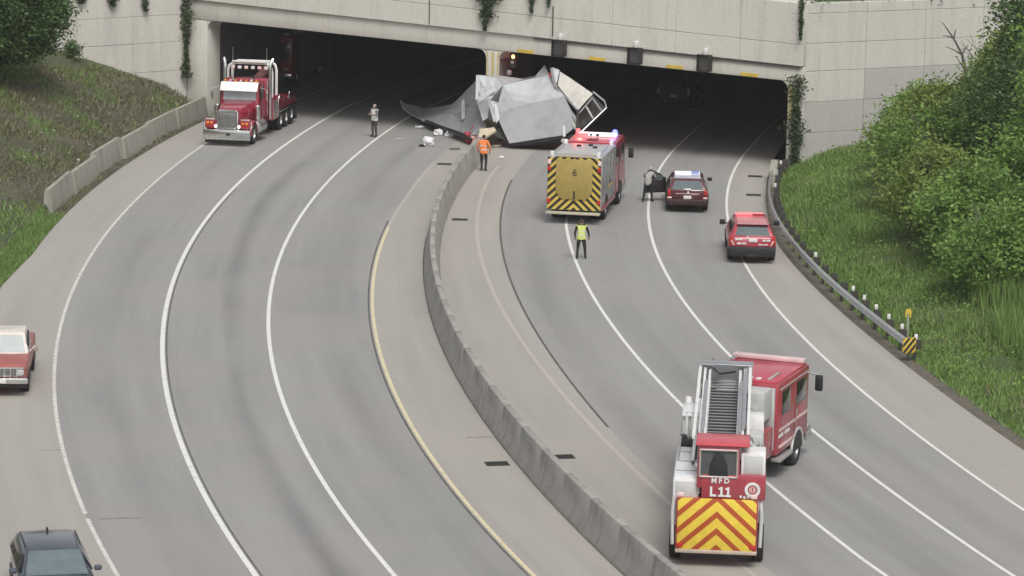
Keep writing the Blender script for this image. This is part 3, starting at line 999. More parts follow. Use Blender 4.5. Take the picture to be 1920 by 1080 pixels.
# dead branch in front of the wing wall
p = AY(1812, 175, 157.5)
dt = thing('dead_tree', 'bare dead branch sticking up against the wing wall', 'dead tree', p)
q = MB()
b0 = Vector((.1, .1, -2.6))
pts = [b0, Vector((0, 0, 0)), Vector((-.1, 0, 1.1)), Vector((-.3, 0, 1.9)), Vector((-.75, 0, 2.7)), Vector((-1.35, 0, 3.5))]
q.tube(pts, [.12, .1, .085, .07, .045, .02], 7)
for a, d, L in ((3, (-.75, .1, .35), .9), (4, (-.8, 0, .2), .6), (4, (.2, 0, 1), .5), (2, (-.5, .1, .7), .9), (3, (.5, 0, .9), .6), (1, (-.6, .1, .6), .9)):
    d = Vector(d).normalized()
    q.tube([pts[a], pts[a] + d * L * .5 + Vector((0, 0, .04)), pts[a] + d * L], [.045, .03, .012], 6)
q.build('trunk', plain('dead_wood', (.10, .088, .08), .9, var=.3), dt)

# left bank: dark trees above the slope, shrubs against the wall
for (x, y, z, h, rx, lb) in ((20, 118, 4.6, 5.2, 2.4, 'dark tree at the top of the weedy bank beside the wing wall'),
                             (-45, 105, 5.2, 6.0, 2.6, 'dark tree behind the crest of the weedy bank'),
                             (62, 100, 4.9, 4.4, 1.5, 'slim dark tree at the crest against the wing wall')):
    p = G(x, y, z)
    tree('tree', lb, 'tree', p, h, rx, LEAF_D, 190, 120, .2, None, .14, -.12, .42)
for (x, y, z, h, rx, lb) in ((137, 108, 3.6, .95, .38, 'small dark shrub at the foot of the left wing wall'),
                             (118, 132, 3.0, .5, .4, 'low green shrub at the crest of the weedy bank')):
    tree('shrub', lb, 'shrub', G(x, y, z), h, rx, LEAF_D, 22, 60, .12, None, .03, .05, .16, stems=2)

# vines on the portal and walls
def vine(label, a, z0, length, wid, taper, n, out=.3, wallfn=FP, mat=LEAF_V):
    p = wallfn(a, z0, out)
    t = thing('vine', label, 'vine', p)
    q = MB()
    P = []
    for s in range(3):
        x0 = random.uniform(-.3, .3) * wid
        path = [Vector((0, 0, 0)) + (wallfn(a + x0 * (1 - k / 8) + random.uniform(-.04, .04), z0 - length * k / 8, out) - p) for k in range(9)]
        q.tube(path, .012, 5)
    q.build('stem', BARK, t)
    u = RNG.random(n) ** .8
    side = RNG.normal(0, .42, n) * wid * np.clip(1 - u * taper, .12, 1) * (1 + .5 * np.sin(u * 14))
    for i in range(n):
        v = wallfn(a + side[i], z0 - length * u[i], out + abs(RNG.normal(0, .09))) - p
        P.append(v)
    V, Fq, tn = leaves(np.array([tuple(v) for v in P]), .14, np.clip(RNG.normal(.45, .2, n), 0, 1), .8)
    leafy('leaves', V, Fq, tn, mat, t)
    return t
vine('broad dark green vine hanging over the parapet above the centre pier', 17.85, topz(17.9) + .1, 2.5, 1.25, .72, 1500)
vine('drooping strand at the tip of the broad parapet vine', 17.75, 7.0, 1.1, .32, .8, 240)
vine('narrow vine tip hanging on the parapet right of the broad vine', 20.5, topz(20.5), 1.9, .42, .9, 420)
vine('thin vine tip beside a drain pipe on the parapet', 21.5, topz(21.5), 1.5, .3, .9, 260)
vine('long dark vine running down the joint between left wing wall and portal', -1.15, topz(-1) - .1, 7.4, .5, .55, 1900, .28)
vine('dark vine climbing the right jamb beside the guardrail end', 35.55, 4.9, 4.9, .5, -.6, 1700, .14)
vine('thin vine at the joint between parapet and right wing wall', 35.7, topz(35.7) + .2, 2.0, .16, .6, 300, .24)
lwO = FP(A0, 0, -.1)
lwD = Vector((-math.cos(R(40)), -math.sin(R(40)), 0))
lwN = lwD.cross(Vector((0, 0, 1))) * -1
LW = lambda a, z, o=0.0: lwO + lwD * a + Vector((0, 0, z)) + lwN * o
for a, z, L, wd, n, lb in ((2.9, 6.75, .95, .26, 240, 'dangling vine tip on the left wing wall near the long vine'),
                           (5.0, 6.9, .75, .36, 260, 'dark vine clump on the left wing wall, second from the long vine'),
                           (7.0, 6.9, .5, .4, 200, 'small vine clump on the left wing wall near the dark tree'),
                           (9.3, 7.1, 1.3, 1.0, 500, 'ragged vine mass on the left wing wall above the dark tree')):
    vine(lb, a, z, L, wd, .5, n, .1, LW)

# ---------------------------------------------------------------- grass and weeds on the banks
def front_of_walls(X, Y):
    """true where the point is on the road side of portal and wing walls"""
    a = (X - JL.x) * FN.x + (Y - JL.y) * FN.y > .2
    b = (X - lwO.x) * lwN.x + (Y - lwO.y) * lwN.y > .15
    c = (X - wrO.x) * wrN.x + (Y - wrO.y) * wrN.y > .15
    return a, b, c

def scatter(n, t0, t1, d0, d1, edge, sign, zf, power=1.0):
    t = RNG.uniform(t0, t1, n)
    d = d0 + (d1 - d0) * RNG.random(n) ** power
    r = rad(edge, t) + sign * d
    X, Y = CX - r * np.cos(t), CY + r * np.sin(t)
    return np.c_[X, Y, zf(t, d)], t, d

def clumpy(P, s=.6, ph=0.0):
    return .5 + .25 * np.sin(P[:, 0] * s * 2.1 + ph + np.sin(P[:, 1] * s)) + .25 * np.sin(P[:, 1] * s * 1.3 + P[:, 0] * s + ph * 2)

# left bank
P, t, d = scatter(100000, -.12, .178, .85, 13, 'E', 1, z_left, .8)
a, b, c = front_of_walls(P[:, 0], P[:, 1])
P, t, d = P[b], t[b], d[b]
k = clumpy(P, .7)
brown = (t > .012) & (k + RNG.normal(0, .22, len(k)) + np.clip((5.2 - d) * .2, -.35, .22) > .42)
# near the verge without barrier and along the wall the grass is green
V, Fq, tn = blades(P[~brown] - np.array([0, 0, .03]), .2 * np.ones((~brown).sum()), .07, np.clip(RNG.normal(.42, .18, (~brown).sum()), 0, 1))
tag(leafy('grass', V, Fq, tn, GRASS_G), 'short green grass on the left bank', 'grass', kind='stuff')
V, Fq, tn = blades(P[brown] - np.array([0, 0, .03]), .22 * np.ones(brown.sum()), .07, np.clip(RNG.normal(.42, .2, brown.sum()), 0, 1), .6)
tag(leafy('weeds', V, Fq, tn, GRASS_B), 'dry brown weeds on the left bank', 'weeds', kind='stuff')
P, t, d = scatter(14000, -.12, .018, .04, 1.2, 'E', 1, z_left)
V, Fq, tn = blades(P - np.array([0, 0, .03]), .16, .06, np.clip(RNG.normal(.4, .2, len(P)), 0, 1))
tag(leafy('grass', V, Fq, tn, GRASS_G), 'green grass fringe along the left pavement edge', 'grass', kind='stuff')
# weeds in the gap before the left barrier
P, t, d = scatter(2600, .02, .17, .12, .7, 'E', 1, lambda t, d: 0 * t - .03)
keep = clumpy(P, 1.6, 1.0) > .5
P = P[keep]
V, Fq, tn = blades(P, .13, .06, np.clip(RNG.normal(.35, .2, len(P)), 0, 1), .7)
tag(leafy('weeds', V, Fq, tn, GRASS_B), 'weeds in the gutter before the left barrier', 'weeds', kind='stuff')
# pale stones and litter in the left bank
q = MB()
for _ in range(70):
    tt, dd = random.uniform(.03, .15), random.uniform(1.2, 8)
    p = bank_l(tt, dd, .03)
    s = random.uniform(.05, .16)
    q.box(p, (s, s * random.uniform(.5, 1.2), s * .6), 0, random.uniform(0, 3), random.uniform(-.4, .4))
tag(q.build('stones', plain('pale_stone', (.40, .38, .34), .9), bevel=.012, seg=1), 'pale stones strewn on the left bank', 'stones', kind='stuff')

# right bank
P, t, d = scatter(120000, -.30, .118, .55, 13, 'D', -1, z_right, 1.15)
a, b, c = front_of_walls(P[:, 0], P[:, 1])
P, t, d = P[c], t[c], d[c]
V, Fq, tn = blades(P - np.array([0, 0, .03]), .17 + .28 * clumpy(P, .5) * np.clip(d / 2.5, .2, 1), .075, np.clip(RNG.normal(.5, .2, len(P)) + .2 * (clumpy(P, .35, 2) - .5), 0, 1))
tag(leafy('grass', V, Fq, tn, GRASS_G), 'lush green grass on the right bank', 'grass', kind='stuff')
P, t, d = scatter(7000, -.28, .11, 1.0, 9, 'D', -1, z_right)
a, b, c = front_of_walls(P[:, 0], P[:, 1])
P = P[c & (clumpy(P, .45, 4.0) > .55)]
V, Fq, tn = blades(P, .42, .06, np.clip(RNG.normal(.6, .2, len(P)), 0, 1), .4)
tag(leafy('weeds', V, Fq, tn, GRASS_B), 'straw coloured stalks among the grass on the right bank', 'weeds', kind='stuff')
P, t, d = scatter(30000, -.24, -.085, 3.2, 11, 'D', -1, z_right)
kp = (clumpy(P, .8, .7) + RNG.normal(0, .2, len(P)) > .35) & (d + (t + .12) * -22 > 3.9)
P = P[kp]
V, Fq, tn = blades(P - np.array([0, 0, .03]), 1.15, .075, np.clip(RNG.normal(.5, .2, len(P)), 0, 1), .14)
tag(leafy('reeds', V, Fq, tn, GRASS_G), 'tall upright reeds below the thicket on the right bank', 'reeds', kind='stuff')
# weedy leaf clumps low on the right bank
P, t, d = scatter(340, -.28, .11, 1.3, 8, 'D', -1, z_right)
a, b, c = front_of_walls(P[:, 0], P[:, 1])
P = P[c]
Q = np.repeat(P, 34, 0) + RNG.normal(size=(len(P) * 34, 3)) * np.array([.24, .24, .14]) + np.array([0, 0, .22])
V, Fq, tn = leaves(Q, .13, np.clip(np.repeat(RNG.normal(.55, .18, len(P)), 34) + RNG.normal(0, .1, len(Q)), 0, 1))
tag(leafy('weeds', V, Fq, tn, LEAF), 'leafy weeds among the grass on the right bank', 'weeds', kind='stuff')
# scrub along the hilltop edge above the portal
pts = []
for a in np.linspace(-1, 35.8, 90):
    pts.append(FP(a, topz(a) + .1, -.7))
P = np.array([tuple(p) for p in pts])
Q = np.repeat(P, 40, 0) + RNG.normal(size=(len(P) * 40, 3)) * np.array([.4, .4, .3])
V, Fq, tn = leaves(Q, .16, np.clip(RNG.normal(.35, .2, len(Q)), 0, 1))
tag(leafy('ground_cover', V, Fq, tn, LEAF_D), 'creeping ground cover along the edge above the portal', 'ground cover', kind='stuff')
P = np.array([tuple(wrO + wrD * s - wrN * .5 + Vector((0, 0, 8.55))) for s in np.linspace(.5, 22, 60)])
Q = np.repeat(P, 26, 0) + RNG.normal(size=(len(P) * 26, 3)) * np.array([.3, .3, .16])
V, Fq, tn = leaves(Q, .16, np.clip(RNG.normal(.35, .2, len(Q)), 0, 1))
tag(leafy('ground_cover', V, Fq, tn, LEAF_D), 'creeping ground cover above the right wing wall', 'ground cover', kind='stuff')

# ---------------------------------------------------------------- vehicles
def xform(mb, M):
    mb.v = [tuple(M @ Vector(p)) for p in mb.v]
    return mb

ID4 = Matrix.Identity(4)
def bx(name, c, s, mat, par, bevel=.02, rx=0, rz=0, ry=0, M=ID4):
    q = MB().box(c, s, 0, rz, rx, ry)
    return xform(q, M).build(name, mat, par, bevel)

def shell(stations, k=(.86, .97, 1.0, .985, .94, .84)):
    """car-like hull: (y, half width, z bottom, z top)"""
    secs = []
    for y, hw, zb, zt in stations:
        h = zt - zb
        rt = [(hw * k[0], zb), (hw * k[1], zb + .14 * h), (hw * k[2], zb + .38 * h), (hw * k[3], zb + .72 * h), (hw * k[4], zt - .05), (hw * k[5], zt)]
        secs.append([(x, y, z) for x, z in rt] + [(-x, y, z) for x, z in reversed(rt)])
    return MB().loft(secs)

def pane(quad, u0, u1, v0, v1, out=.006, thick=.03):
    """thin slab lying on a four-cornered face (bl, br, tr, tl seen from outside)"""
    a, b, c, d = [Vector(p) for p in quad]
    def at(u, v):
        return a.lerp(b, u).lerp(d.lerp(c, u), v)
    n = (b - a).cross(d - a).normalized()
    o = [at(u0, v0), at(u1, v0), at(u1, v1), at(u0, v1)]
    return MB().hexa([p - n * thick for p in o], [p + n * out for p in o])

def wheel(par, x, y, r, wd, side, rim, M=ID4, name='wheel', dual=0.0):
    q = MB()
    def tyre(cx):
        q.lathe([(r * .58, -wd / 2), (r * .9, -wd / 2), (r * .985, -wd * .36), (r, -wd * .2), (r, wd * .2), (r * .985, wd * .36), (r * .9, wd / 2), (r * .58, wd / 2)], (cx, y, r), (1, 0, 0), 26)
    tyre(x)
    if dual:
        q.lathe([(r * .3, -.02), (r * .3, .02)], (x - side * dual / 2, y, r), (1, 0, 0), 12)
        tyre(x - side * dual)
    w = xform(q, M).build(name, RUBBER, par)
    q = MB()
    s = side
    q.lathe([(0.0, s * wd * .30), (r * .16, s * wd * .30), (r * .2, s * wd * .18), (r * .48, s * wd * .12), (r * .55, s * wd * .40), (r * .62, s * wd * .46), (r * .62, s * wd * .2)], (x, y, r), (1, 0, 0), 26)
    q.cyl((x - .02 * s, y, r), (x - s * wd * .2, y, r), r * .6, n=26)
    xform(q, M).build('rim', rim, w)
    return w

def greenhouse(par, b, t, zb, zt, mat, bevel=.05, name='cab'):
    """b, t = (y rear, y front, half width) at the belt and at the roof; returns its faces for glazing"""
    B = [Vector((-b[2], b[0], zb)), Vector((b[2], b[0], zb)), Vector((b[2], b[1], zb)), Vector((-b[2], b[1], zb))]
    T_ = [Vector((-t[2], t[0], zt)), Vector((t[2], t[0], zt)), Vector((t[2], t[1], zt)), Vector((-t[2], t[1], zt))]
    o = MB().hexa(B, T_).build(name, mat, par, bevel)
    F_ = dict(rear=(B[0], B[1], T_[1], T_[0]), right=(B[1], B[2], T_[2], T_[1]), front=(B[2], B[3], T_[3], T_[2]), left=(B[3], B[0], T_[0], T_[3]))
    return o, F_

def arch(par, x, y, r, side, M=ID4, mat=None):
    pts = [(r * math.cos(i * math.pi / 10), r * math.sin(i * math.pi / 10)) for i in range(11)]
    q = MB().prism([(y + p, r * .82 + z * 1.0) for p, z in pts], x - .006 * side, x + .008 * side)
    return xform(q, M).build('wheel_arch', mat or BLACK, par)

# ---- red fire SUV on the right shoulder, seen from behind
p = (G(1367, 492) + G(1452, 496)) / 2
pk = thing('fire_suv', 'bright red sport utility vehicle with white tailgate lettering parked by the guardrail', 'suv', (p.x, p.y, 0), heading(Vector((.03, 1, 0))))
shell([(.0, .9, .5, 1.08), (.1, .985, .42, 1.14), (.9, 1.0, .38, 1.16), (3.3, 1.0, .38, 1.12), (4.1, .98, .38, 1.06), (4.9, .92, .4, .98), (5.15, .8, .46, .88)]).build('body', RED, pk, .0, 50)
cabo, CF = greenhouse(pk, (.1, 3.9, .93), (.55, 3.1, .70), 1.1, 1.6, RED, .06, 'cabin')
pane(CF['rear'], .1, .9, .1, .8).build('rear_window', GLASSL, pk)
bx('spoiler', (0, .5, 1.6), (1.3, .26, .05), plain('spoiler_pale', (.45, .24, .25), .35), pk, .02)
pane(CF['front'], .08, .92, .12, .9).build('windshield', GLASSL, pk)
for sd in ('left', 'right'):
    for u0, u1 in ((.05, .3), (.35, .6), (.65, .9)):
        pane(CF[sd], u0, u1, .14, .86).build('side_window', GLASS, pk)
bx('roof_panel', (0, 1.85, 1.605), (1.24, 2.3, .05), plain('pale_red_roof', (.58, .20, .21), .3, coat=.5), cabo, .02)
lb = bx('light_bar', (-.05, 2.6, 1.68), (1.2, .28, .1), PINK, pk, .03)
bx('dark_lens', (.33, 2.45, 1.68), (.52, .03, .07), plain('dark_red_fitting', (.18, .02, .03), .4), lb, .01)
bx('rear_bumper', (0, -.06, .52), (1.94, .22, .4), BLACK, pk, .05)
bx('tow_hitch', (0, -.16, .36), (.5, .16, .14), BLACK, pk, .02)
bx('number_plate', (.02, -.03, .98), (.36, .012, .14), PLATE, pk, .004)
for s in (-1, 1):
    bx('tail_light', (s * .88, .03, .98), (.16, .08, .34), TAIL, pk, .02)
    q = bx('mirror', (s * 1.16, 3.35, 1.2), (.24, .12, .22), BLACK, pk, .04)
    bx('mirror_arm', (s * 1.02, 3.38, 1.15), (.16, .06, .05), BLACK, q, .01)
    bx('corner_stripe', (s * .82, -.02, .86), (.05, .02, .24), TAILP, pk, .004, ry=s * .5)
    for y in (.95, 4.05):
        wheel(pk, s * .86, y, .39, .26, s, ALU)
        arch(pk, s * 1.0, y, .46, s)
for c, s in (((-.58, -.012, 1.02), (.3, .012, .1)), ((-.2, .0, 1.1), (.12, .012, .08)), ((.58, -.012, .98), (.34, .012, .09)), ((-.45, -.012, .84), (.42, .012, .07)), ((.45, -.012, .81), (.44, .012, .05))):
    q = MB()
    n_ = max(1, int(s[0] / .15))
    for i in range(n_):
        q.box((c[0] - s[0] / 2 + (i + .5) * s[0] / n_, c[1], c[2] + random.uniform(-.01, .01)), (s[0] / n_ * .84, s[1], s[2]))
    tag(q.build('lettering', WHITE, pk), kind='stuff')

# ---- maroon SUV with its door open
p = (G(1250, 398) + G(1326, 400)) / 2
sv = thing('police_suv', 'dark maroon sport utility vehicle with its driver door swung open', 'suv', (p.x, p.y, 0), heading(Vector((.035, 1, 0))))
shell([(.0, .86, .42, .95), (.1, .95, .36, 1.0), (.8, .98, .34, 1.02), (3.2, .98, .34, 1.02), (4.0, .97, .34, .99), (4.7, .92, .36, .92), (4.95, .8, .42, .86)]).build('body', MAROON, sv, 0, 50)
cabo, CF = greenhouse(sv, (.05, 3.75, .92), (.5, 2.7, .70), .99, 1.5, MAROON, .08, 'cabin')
pane(CF['rear'], .1, .9, .12, .84).build('rear_window', GLASSL, sv)
pane(CF['front'], .08, .92, .1, .9).build('windshield', GLASSL, sv)
for sd, us in (('right', ((.05, .3), (.34, .58), (.62, .86))), ('left', ((.42, .66), (.7, .95)))):
    for u0, u1 in us:
        pane(CF[sd], u0, u1, .14, .84).build('side_window', GLASS, sv)
pane(CF['left'], .12, .38, .04, .9, .012).build('dark_opening_panel', BLKP, sv)  # black panels paint in the shade of the open cabin
MB().box((-.975, 2.9, .8), (.03, 1.0, .52)).build('dark_opening_panel', BLKP, sv, .01)
bx('roof_panel', (0, 1.6, 1.505), (1.22, 1.9, .05), plain('sky_sheen_roof', (.42, .44, .50), .3, coat=.5), cabo, .02)  # sky reflection on the roof put into a pale colour
lb = bx('light_bar', (0, 1.95, 1.58), (1.15, .26, .1), LAMPW, sv, .03)
bx('blue_lens', (.36, 1.95, 1.585), (.4, .27, .1), plain('soft_blue_lens', (.25, .33, .7), .3), lb, .03)
bx('rear_bumper', (0, -.06, .5), (1.86, .2, .3), plain('bumper_dark', (.035, .012, .014), .55), sv, .06)
bx('tailgate_trim', (0, -.015, .88), (1.1, .03, .05), plain('trim_pale', (.5, .38, .37), .3, .5), sv, .008)
bx('number_plate', (0, -.03, .72), (.36, .02, .15), PLATE, sv, .004)
bx('wiper_mount', (0, .09, 1.07), (.3, .05, .06), WHITE, sv, .01, rx=-.5)
bx('badge', (.03, -.0, .92), (.09, .02, .14), PLATE, sv, .006)
bx('trim_strip', (-.3, -.012, .88), (.28, .02, .04), TAILP, sv, .004)
bx('trim_strip', (.32, -.012, .86), (.3, .02, .05), TAILP, sv, .004)
for s in (-1, 1):
    bx('tail_light', (s * .84, .03, .92), (.14, .1, .26), TAIL, sv, .03)
    bx('lamp', (s * .82, -.045, .7), (.2, .06, .08), TAILP, sv, .02)
    if s > 0:
        bx('mirror', (s * 1.08, 3.3, 1.1), (.22, .12, .17), BLACK, sv, .04)
    for y in (.95, 3.95):
        wheel(sv, s * .84, y, .37, .25, s, ALU)
        arch(sv, s * .98, y, .44, s)
dr = bpy.data.objects.new('door', None)
bpy.data.objects.remove(dr)
DM = Matrix.Translation(Vector((-.96, 3.4, 0))) @ Matrix.Rotation(R(-66), 4, 'Z')
q = MB().prism([(-1.08, .42), (-1.1, 1.02), (0, 1.02), (0, .42)], -.05, .02)
door = xform(q, DM).build('door', plain('door_dark', (.022, .016, .017), .6), sv, .015)
q = MB().tube([(-.0, -1.06, 1.02), (.0, -.98, 1.4), (.0, -.75, 1.48), (.0, -.3, 1.28), (.0, -.02, 1.03)], .028, 6)
xform(q, DM).build('window_frame', BLACK, door)
q = MB().prism([(-1.02, 1.03), (-.96, 1.38), (-.75, 1.45), (-.32, 1.26), (-.08, 1.03)], -.008, .004)
gl = plain('door_glass', (.10, .11, .115), .06)
xform(q, DM).build('window_glass', gl, door)
q = MB().box((.1, -.12, 1.08), (.2, .1, .16))
xform(q, DM).build('mirror', BLACK, door, .03)

# ---- old two-tone pickup at the left edge, facing the camera
p = G(-3, 744)
op = thing('pickup_truck', 'old pickup with white roof and faded red hood on the left shoulder', 'pickup truck', (p.x, p.y, 0), heading(Vector((.10, -1, 0))))
shell([(-5.2, .9, .55, 1.15), (-5.0, .97, .5, 1.18), (-2.9, .97, .45, 1.18), (-1.6, .97, .45, 1.16), (-.7, .96, .45, 1.1), (-.12, .93, .5, 1.04), (-.02, .88, .58, .96)], (.86, .97, 1, 1, .985, .93)).build('body', FADED, op, 0, 45)
cabo, CF = greenhouse(op, (-3.3, -1.45, .93), (-3.1, -1.95, .78), 1.14, 1.80, plain('cream_paint', (.62, .57, .52), .45, grime=.3), .06)
pane(CF['front'], .06, .94, .08, .86).build('windshield', plain('old_windshield', (.20, .235, .24), .25), op)
pane(CF['rear'], .08, .92, .15, .85).build('rear_window', GLASS, op)
for sd in ('left', 'right'):
    pane(CF[sd], .12, .86, .1, .84).build('side_window', GLASS, op)
bx('grille', (0, .0, .82), (1.5, .08, .26), GRILLE, op, .02)
for k in range(7):
    bx('grille_bar', (-.6 + k * .2, .035, .82), (.05, .05, .24), CHROME, op, .008)
bx('grille_trim', (0, .03, .97), (1.7, .08, .05), CHROME, op, .015)
bx('front_bumper', (0, .1, .56), (1.95, .16, .2), CHROME, op, .04)
bx('valance', (0, .0, .4), (1.8, .1, .18), BLACK, op, .02)
bx('number_plate', (-.1, .2, .57), (.32, .02, .15), PLATE, op, .004)
for s in (-1, 1):
    h = bx('headlight', (s * .72, .035, .83), (.24, .07, .2), plain('headlamp', (.55, .55, .53), .15, .3), op, .03)
    bx('mirror', (s * 1.14, -1.75, 1.28), (.16, .1, .22), plain('mirror_tan', (.35, .28, .24), .4), op, .03)
    q = MB().tube([(s * .94, -1.6, 1.2), (s * 1.1, -1.72, 1.36)], .018, 6)
    q.build('mirror_arm', CHROME, op)
    bx('pillar_trim', (s * .88, -1.95, 1.5), (.05, .55, .5), BLACK, op, .02, rx=-.5)
    for y in (-.95, -4.3):
        wheel(op, s * .84, y, .37, .24, s, CHROME)
        arch(op, s * .98, y, .44, s)

# ---- dark hatchback at the bottom left, facing the camera
rr = G(84, 984, 1.5)
hd = Vector((.235, -.97, 0)).normalized()
hb = thing('dark_car', 'dark blue-black car with pale blue windshield facing the traffic', 'car', (rr.x + hd.x * 2.2, rr.y + hd.y * 2.2, 0), heading(hd))
shell([(-2.35, .78, .42, .98), (-2.2, .9, .34, 1.04), (-1.2, .95, .28, 1.05), (.6, .95, .28, 1.02), (1.3, .93, .3, .98), (1.95, .88, .32, .86), (2.25, .72, .4, .74)]).build('body', NAVY, hb, 0, 50)
secs = []
for y, hw, z in ((-2.25, .74, 1.12), (-1.95, .76, 1.42), (-1.5, .76, 1.49), (-.6, .75, 1.52), (-.1, .73, 1.49), (.2, .71, 1.43), (1.25, .8, 1.02)):
    secs.append([(.92, y, 1.0), (hw + .06, y, .6 * z + .4), (hw, y, z - .05), (hw * .8, y, z), (0, y, z + .02), (-hw * .8, y, z), (-hw, y, z - .05), (-hw - .06, y, .6 * z + .4), (-.92, y, 1.0)])
MB().loft(secs).build('cabin', NAVY, hb, 0, 50)
wq = ((-.84, 1.22, 1.04), (.84, 1.22, 1.04), (.66, .2, 1.475), (-.66, .2, 1.475))
wq = (Vector((.84, 1.22, 1.06)), Vector((-.84, 1.22, 1.06)), Vector((-.67, .22, 1.485)), Vector((.67, .22, 1.485)))
wsq = pane(wq, .03, .97, .04, .96, .012, .02).build('windshield', plain('blue_windshield', (.13, .165, .18), .12), hb)
for s in (-1, 1):
    for y0, y1 in ((-1.75, -1.05), (-.95, -.05), (.02, .75)):
        z1 = 1.40 if y1 < .3 else 1.26
        f = lambda y, z: Vector((s * (.965 - .30 * (z - 1.04) / .42), y, z))
        qd = (f(y0, 1.08), f(y1, 1.08), f(y1 - (.0 if y1 < .3 else .35), z1), f(y0, 1.40))
        if s < 0:
            qd = (qd[1], qd[0], qd[3], qd[2])
        pane(qd, 0, 1, 0, 1, .004, .06).build('side_window', GLASS, hb)
    bx('mirror', (s * 1.07, .72, 1.1), (.2, .12, .15), NAVY, hb, .05)
    bx('headlight', (s * .66, 2.12, .74), (.3, .16, .14), plain('headlamp', (0, 0, 0)), hb, .04)
    bx('roof_rail', (s * .7, -.7, 1.53), (.03, 1.5, .03), BLACK, hb, .01)
    for y in (-1.4, 1.42):
        wheel(hb, s * .83, y, .34, .22, s, ALU)
        arch(hb, s * .95, y, .41, s)
bx('antenna_fin', (.0, -1.55, 1.55), (.05, .18, .1), BLACK, hb, .015)
bx('front_bumper', (0, 2.2, .52), (1.6, .16, .2), BLACK, hb, .05)

# ---------------------------------------------------------------- heavy wrecker coming out of the left bore
fw, rw_ = G(475, 270), G(555, 226)
hv = Vector((fw.x - rw_.x, fw.y - rw_.y, 0)).normalized()
lf = Vector((-hv.y, hv.x, 0))
c = fw - lf * 1.12
tw = thing('tow_truck', 'red heavy tow truck with chrome bumper and white light hoop', 'tow truck', (c.x, c.y, 0), heading(hv))
# local: front axle at y = 0, +y ahead
bmp = MB().prism([(-1.24, .32), (-1.24, .86), (1.24, .86), (1.24, .32)], 1.12, 1.3, axis='y').build('front_bumper', CHROME, tw, .04)
bx('tow_pin', (-.1, 1.31, .62), (.22, .04, .12), BLACK, bmp, .01)
bx('lower_valance', (0, 1.1, .26), (2.3, .2, .2), BLACK, tw, .03)
for k in range(9):
    bx('bumper_light', (-1.0 + k * .25, 1.31, .37), (.07, .03, .05), plain('headlamp', (.55, .55, .53), .15, .3), bmp, .01)
hood = MB().loft([[(.9, -1.35, 1.0), (.95, -1.35, 1.75), (.78, -1.35, 2.08), (-.78, -1.35, 2.08), (-.95, -1.35, 1.75), (-.9, -1.35, 1.0)],
                  [(.72, -.2, .9), (.8, -.2, 1.6), (.64, -.2, 1.98), (-.64, -.2, 1.98), (-.8, -.2, 1.6), (-.72, -.2, .9)],
                  [(.56, .95, .85), (.6, .95, 1.5), (.5, .95, 1.82), (-.5, .95, 1.82), (-.6, .95, 1.5), (-.56, .95, .85)]]).build('hood', WRED, tw, .05, 40)
gr_ = bx('grille', (0, 1.0, 1.3), (.92, .1, .92), GRILLE, tw, .02)
for k in range(7):
    bx('grille_bar', (-.36 + k * .12, 1.06, 1.3), (.03, .03, .86), CHROME, gr_, .006)
q = MB().tube([(-.52, 1.04, .84), (-.52, 1.04, 1.72), (-.42, 1.04, 1.82), (.42, 1.04, 1.82), (.52, 1.04, 1.72), (.52, 1.04, .84)], .06, 8)
q.build('grille_surround', CHROME, tw)
for s in (-1, 1):
    # fender arcs over the front wheel
    arcp = [(.62 * math.cos(a) , .55 + .68 * math.sin(a)) for a in np.linspace(R(-5), R(185), 12)]
    inn = [(.54 * math.cos(a), .55 + .6 * math.sin(a)) for a in np.linspace(R(185), R(-5), 12)]
    fx0, fx1 = sorted((s * .62, s * 1.2))
    MB().prism([(y * 1.05 + .05, z) for y, z in arcp + inn], fx0, fx1).build('fender', WRED, tw, .02)
    pod = bx('headlight_pod', (s * .93, .98, 1.12), (.5, .26, .42), WRED, tw, .05)
    bx('pod_top', (s * .93, .98, 1.36), (.5, .26, .06), plain('pale_pink_chrome', (.62, .5, .47), .3, .5), pod, .02)
    for dz, dx in ((.06, .1), (.06, -.1), (-.1, .1), (-.1, -.1)):
        bx('headlight', (s * .93 + dx, 1.12, 1.12 + dz), (.15, .03, .11), AMBER if dz > 0 else TAIL, pod, .01)
    MB().lathe([(0, .04), (.07, .035), (.09, 0), (.09, -.1)], (s * .62, 1.08, 1.0), (0, 1, 0), 14).build('fog_light', LAMPW, tw)
    q = MB().tube([(s * 1.22, 1.2, .8), (s * 1.25, 1.1, 1.1), (s * 1.25, .95, 1.3)], .03, 7)
    q.build('bumper_guide', CHROME, tw)
    wheel(tw, s * 1.04, 0, .52, .3, s, CHROME)
    # air cleaner, steps, tanks
    q = MB().cyl((s * 1.08, -1.05, 1.0), (s * 1.08, -1.05, 1.85), .16, n=14)
    q.lathe([(0, .92), (.12, .9), (.16, .85)], (s * 1.08, -1.05, 1.0), (0, 0, 1), 14)
    q.build('air_cleaner', CHROME, tw)
    tk = MB().cyl((s * .98, -.85, .72), (s * .98, -2.35, .72), .33, n=18).build('fuel_tank', ALU, tw, .02)
    bx('step', (s * 1.26, -1.6, .56), (.1, 1.2, .05), CHROME, tk, .01)
    q = MB().tube([(s * 1.22, -3.25, .9), (s * 1.22, -3.25, 3.55), (s * 1.24, -3.3, 3.85), (s * 1.32, -3.45, 4.05)], .085, 10)
    q.build('exhaust_stack', CHROME, tw)
    m_ = bx('mirror', (s * 1.48, -1.5, 2.35), (.1, .16, .55), CHROME, tw, .03)
    q = MB().tube([(s * 1.1, -1.55, 2.75), (s * 1.48, -1.5, 2.65)], .02, 6)
    q.build('mirror_arm', CHROME, m_)
cabo, CF = greenhouse(tw, (-3.0, -1.35, 1.06), (-2.95, -1.62, .98), 1.0, 3.0, WRED, .06)
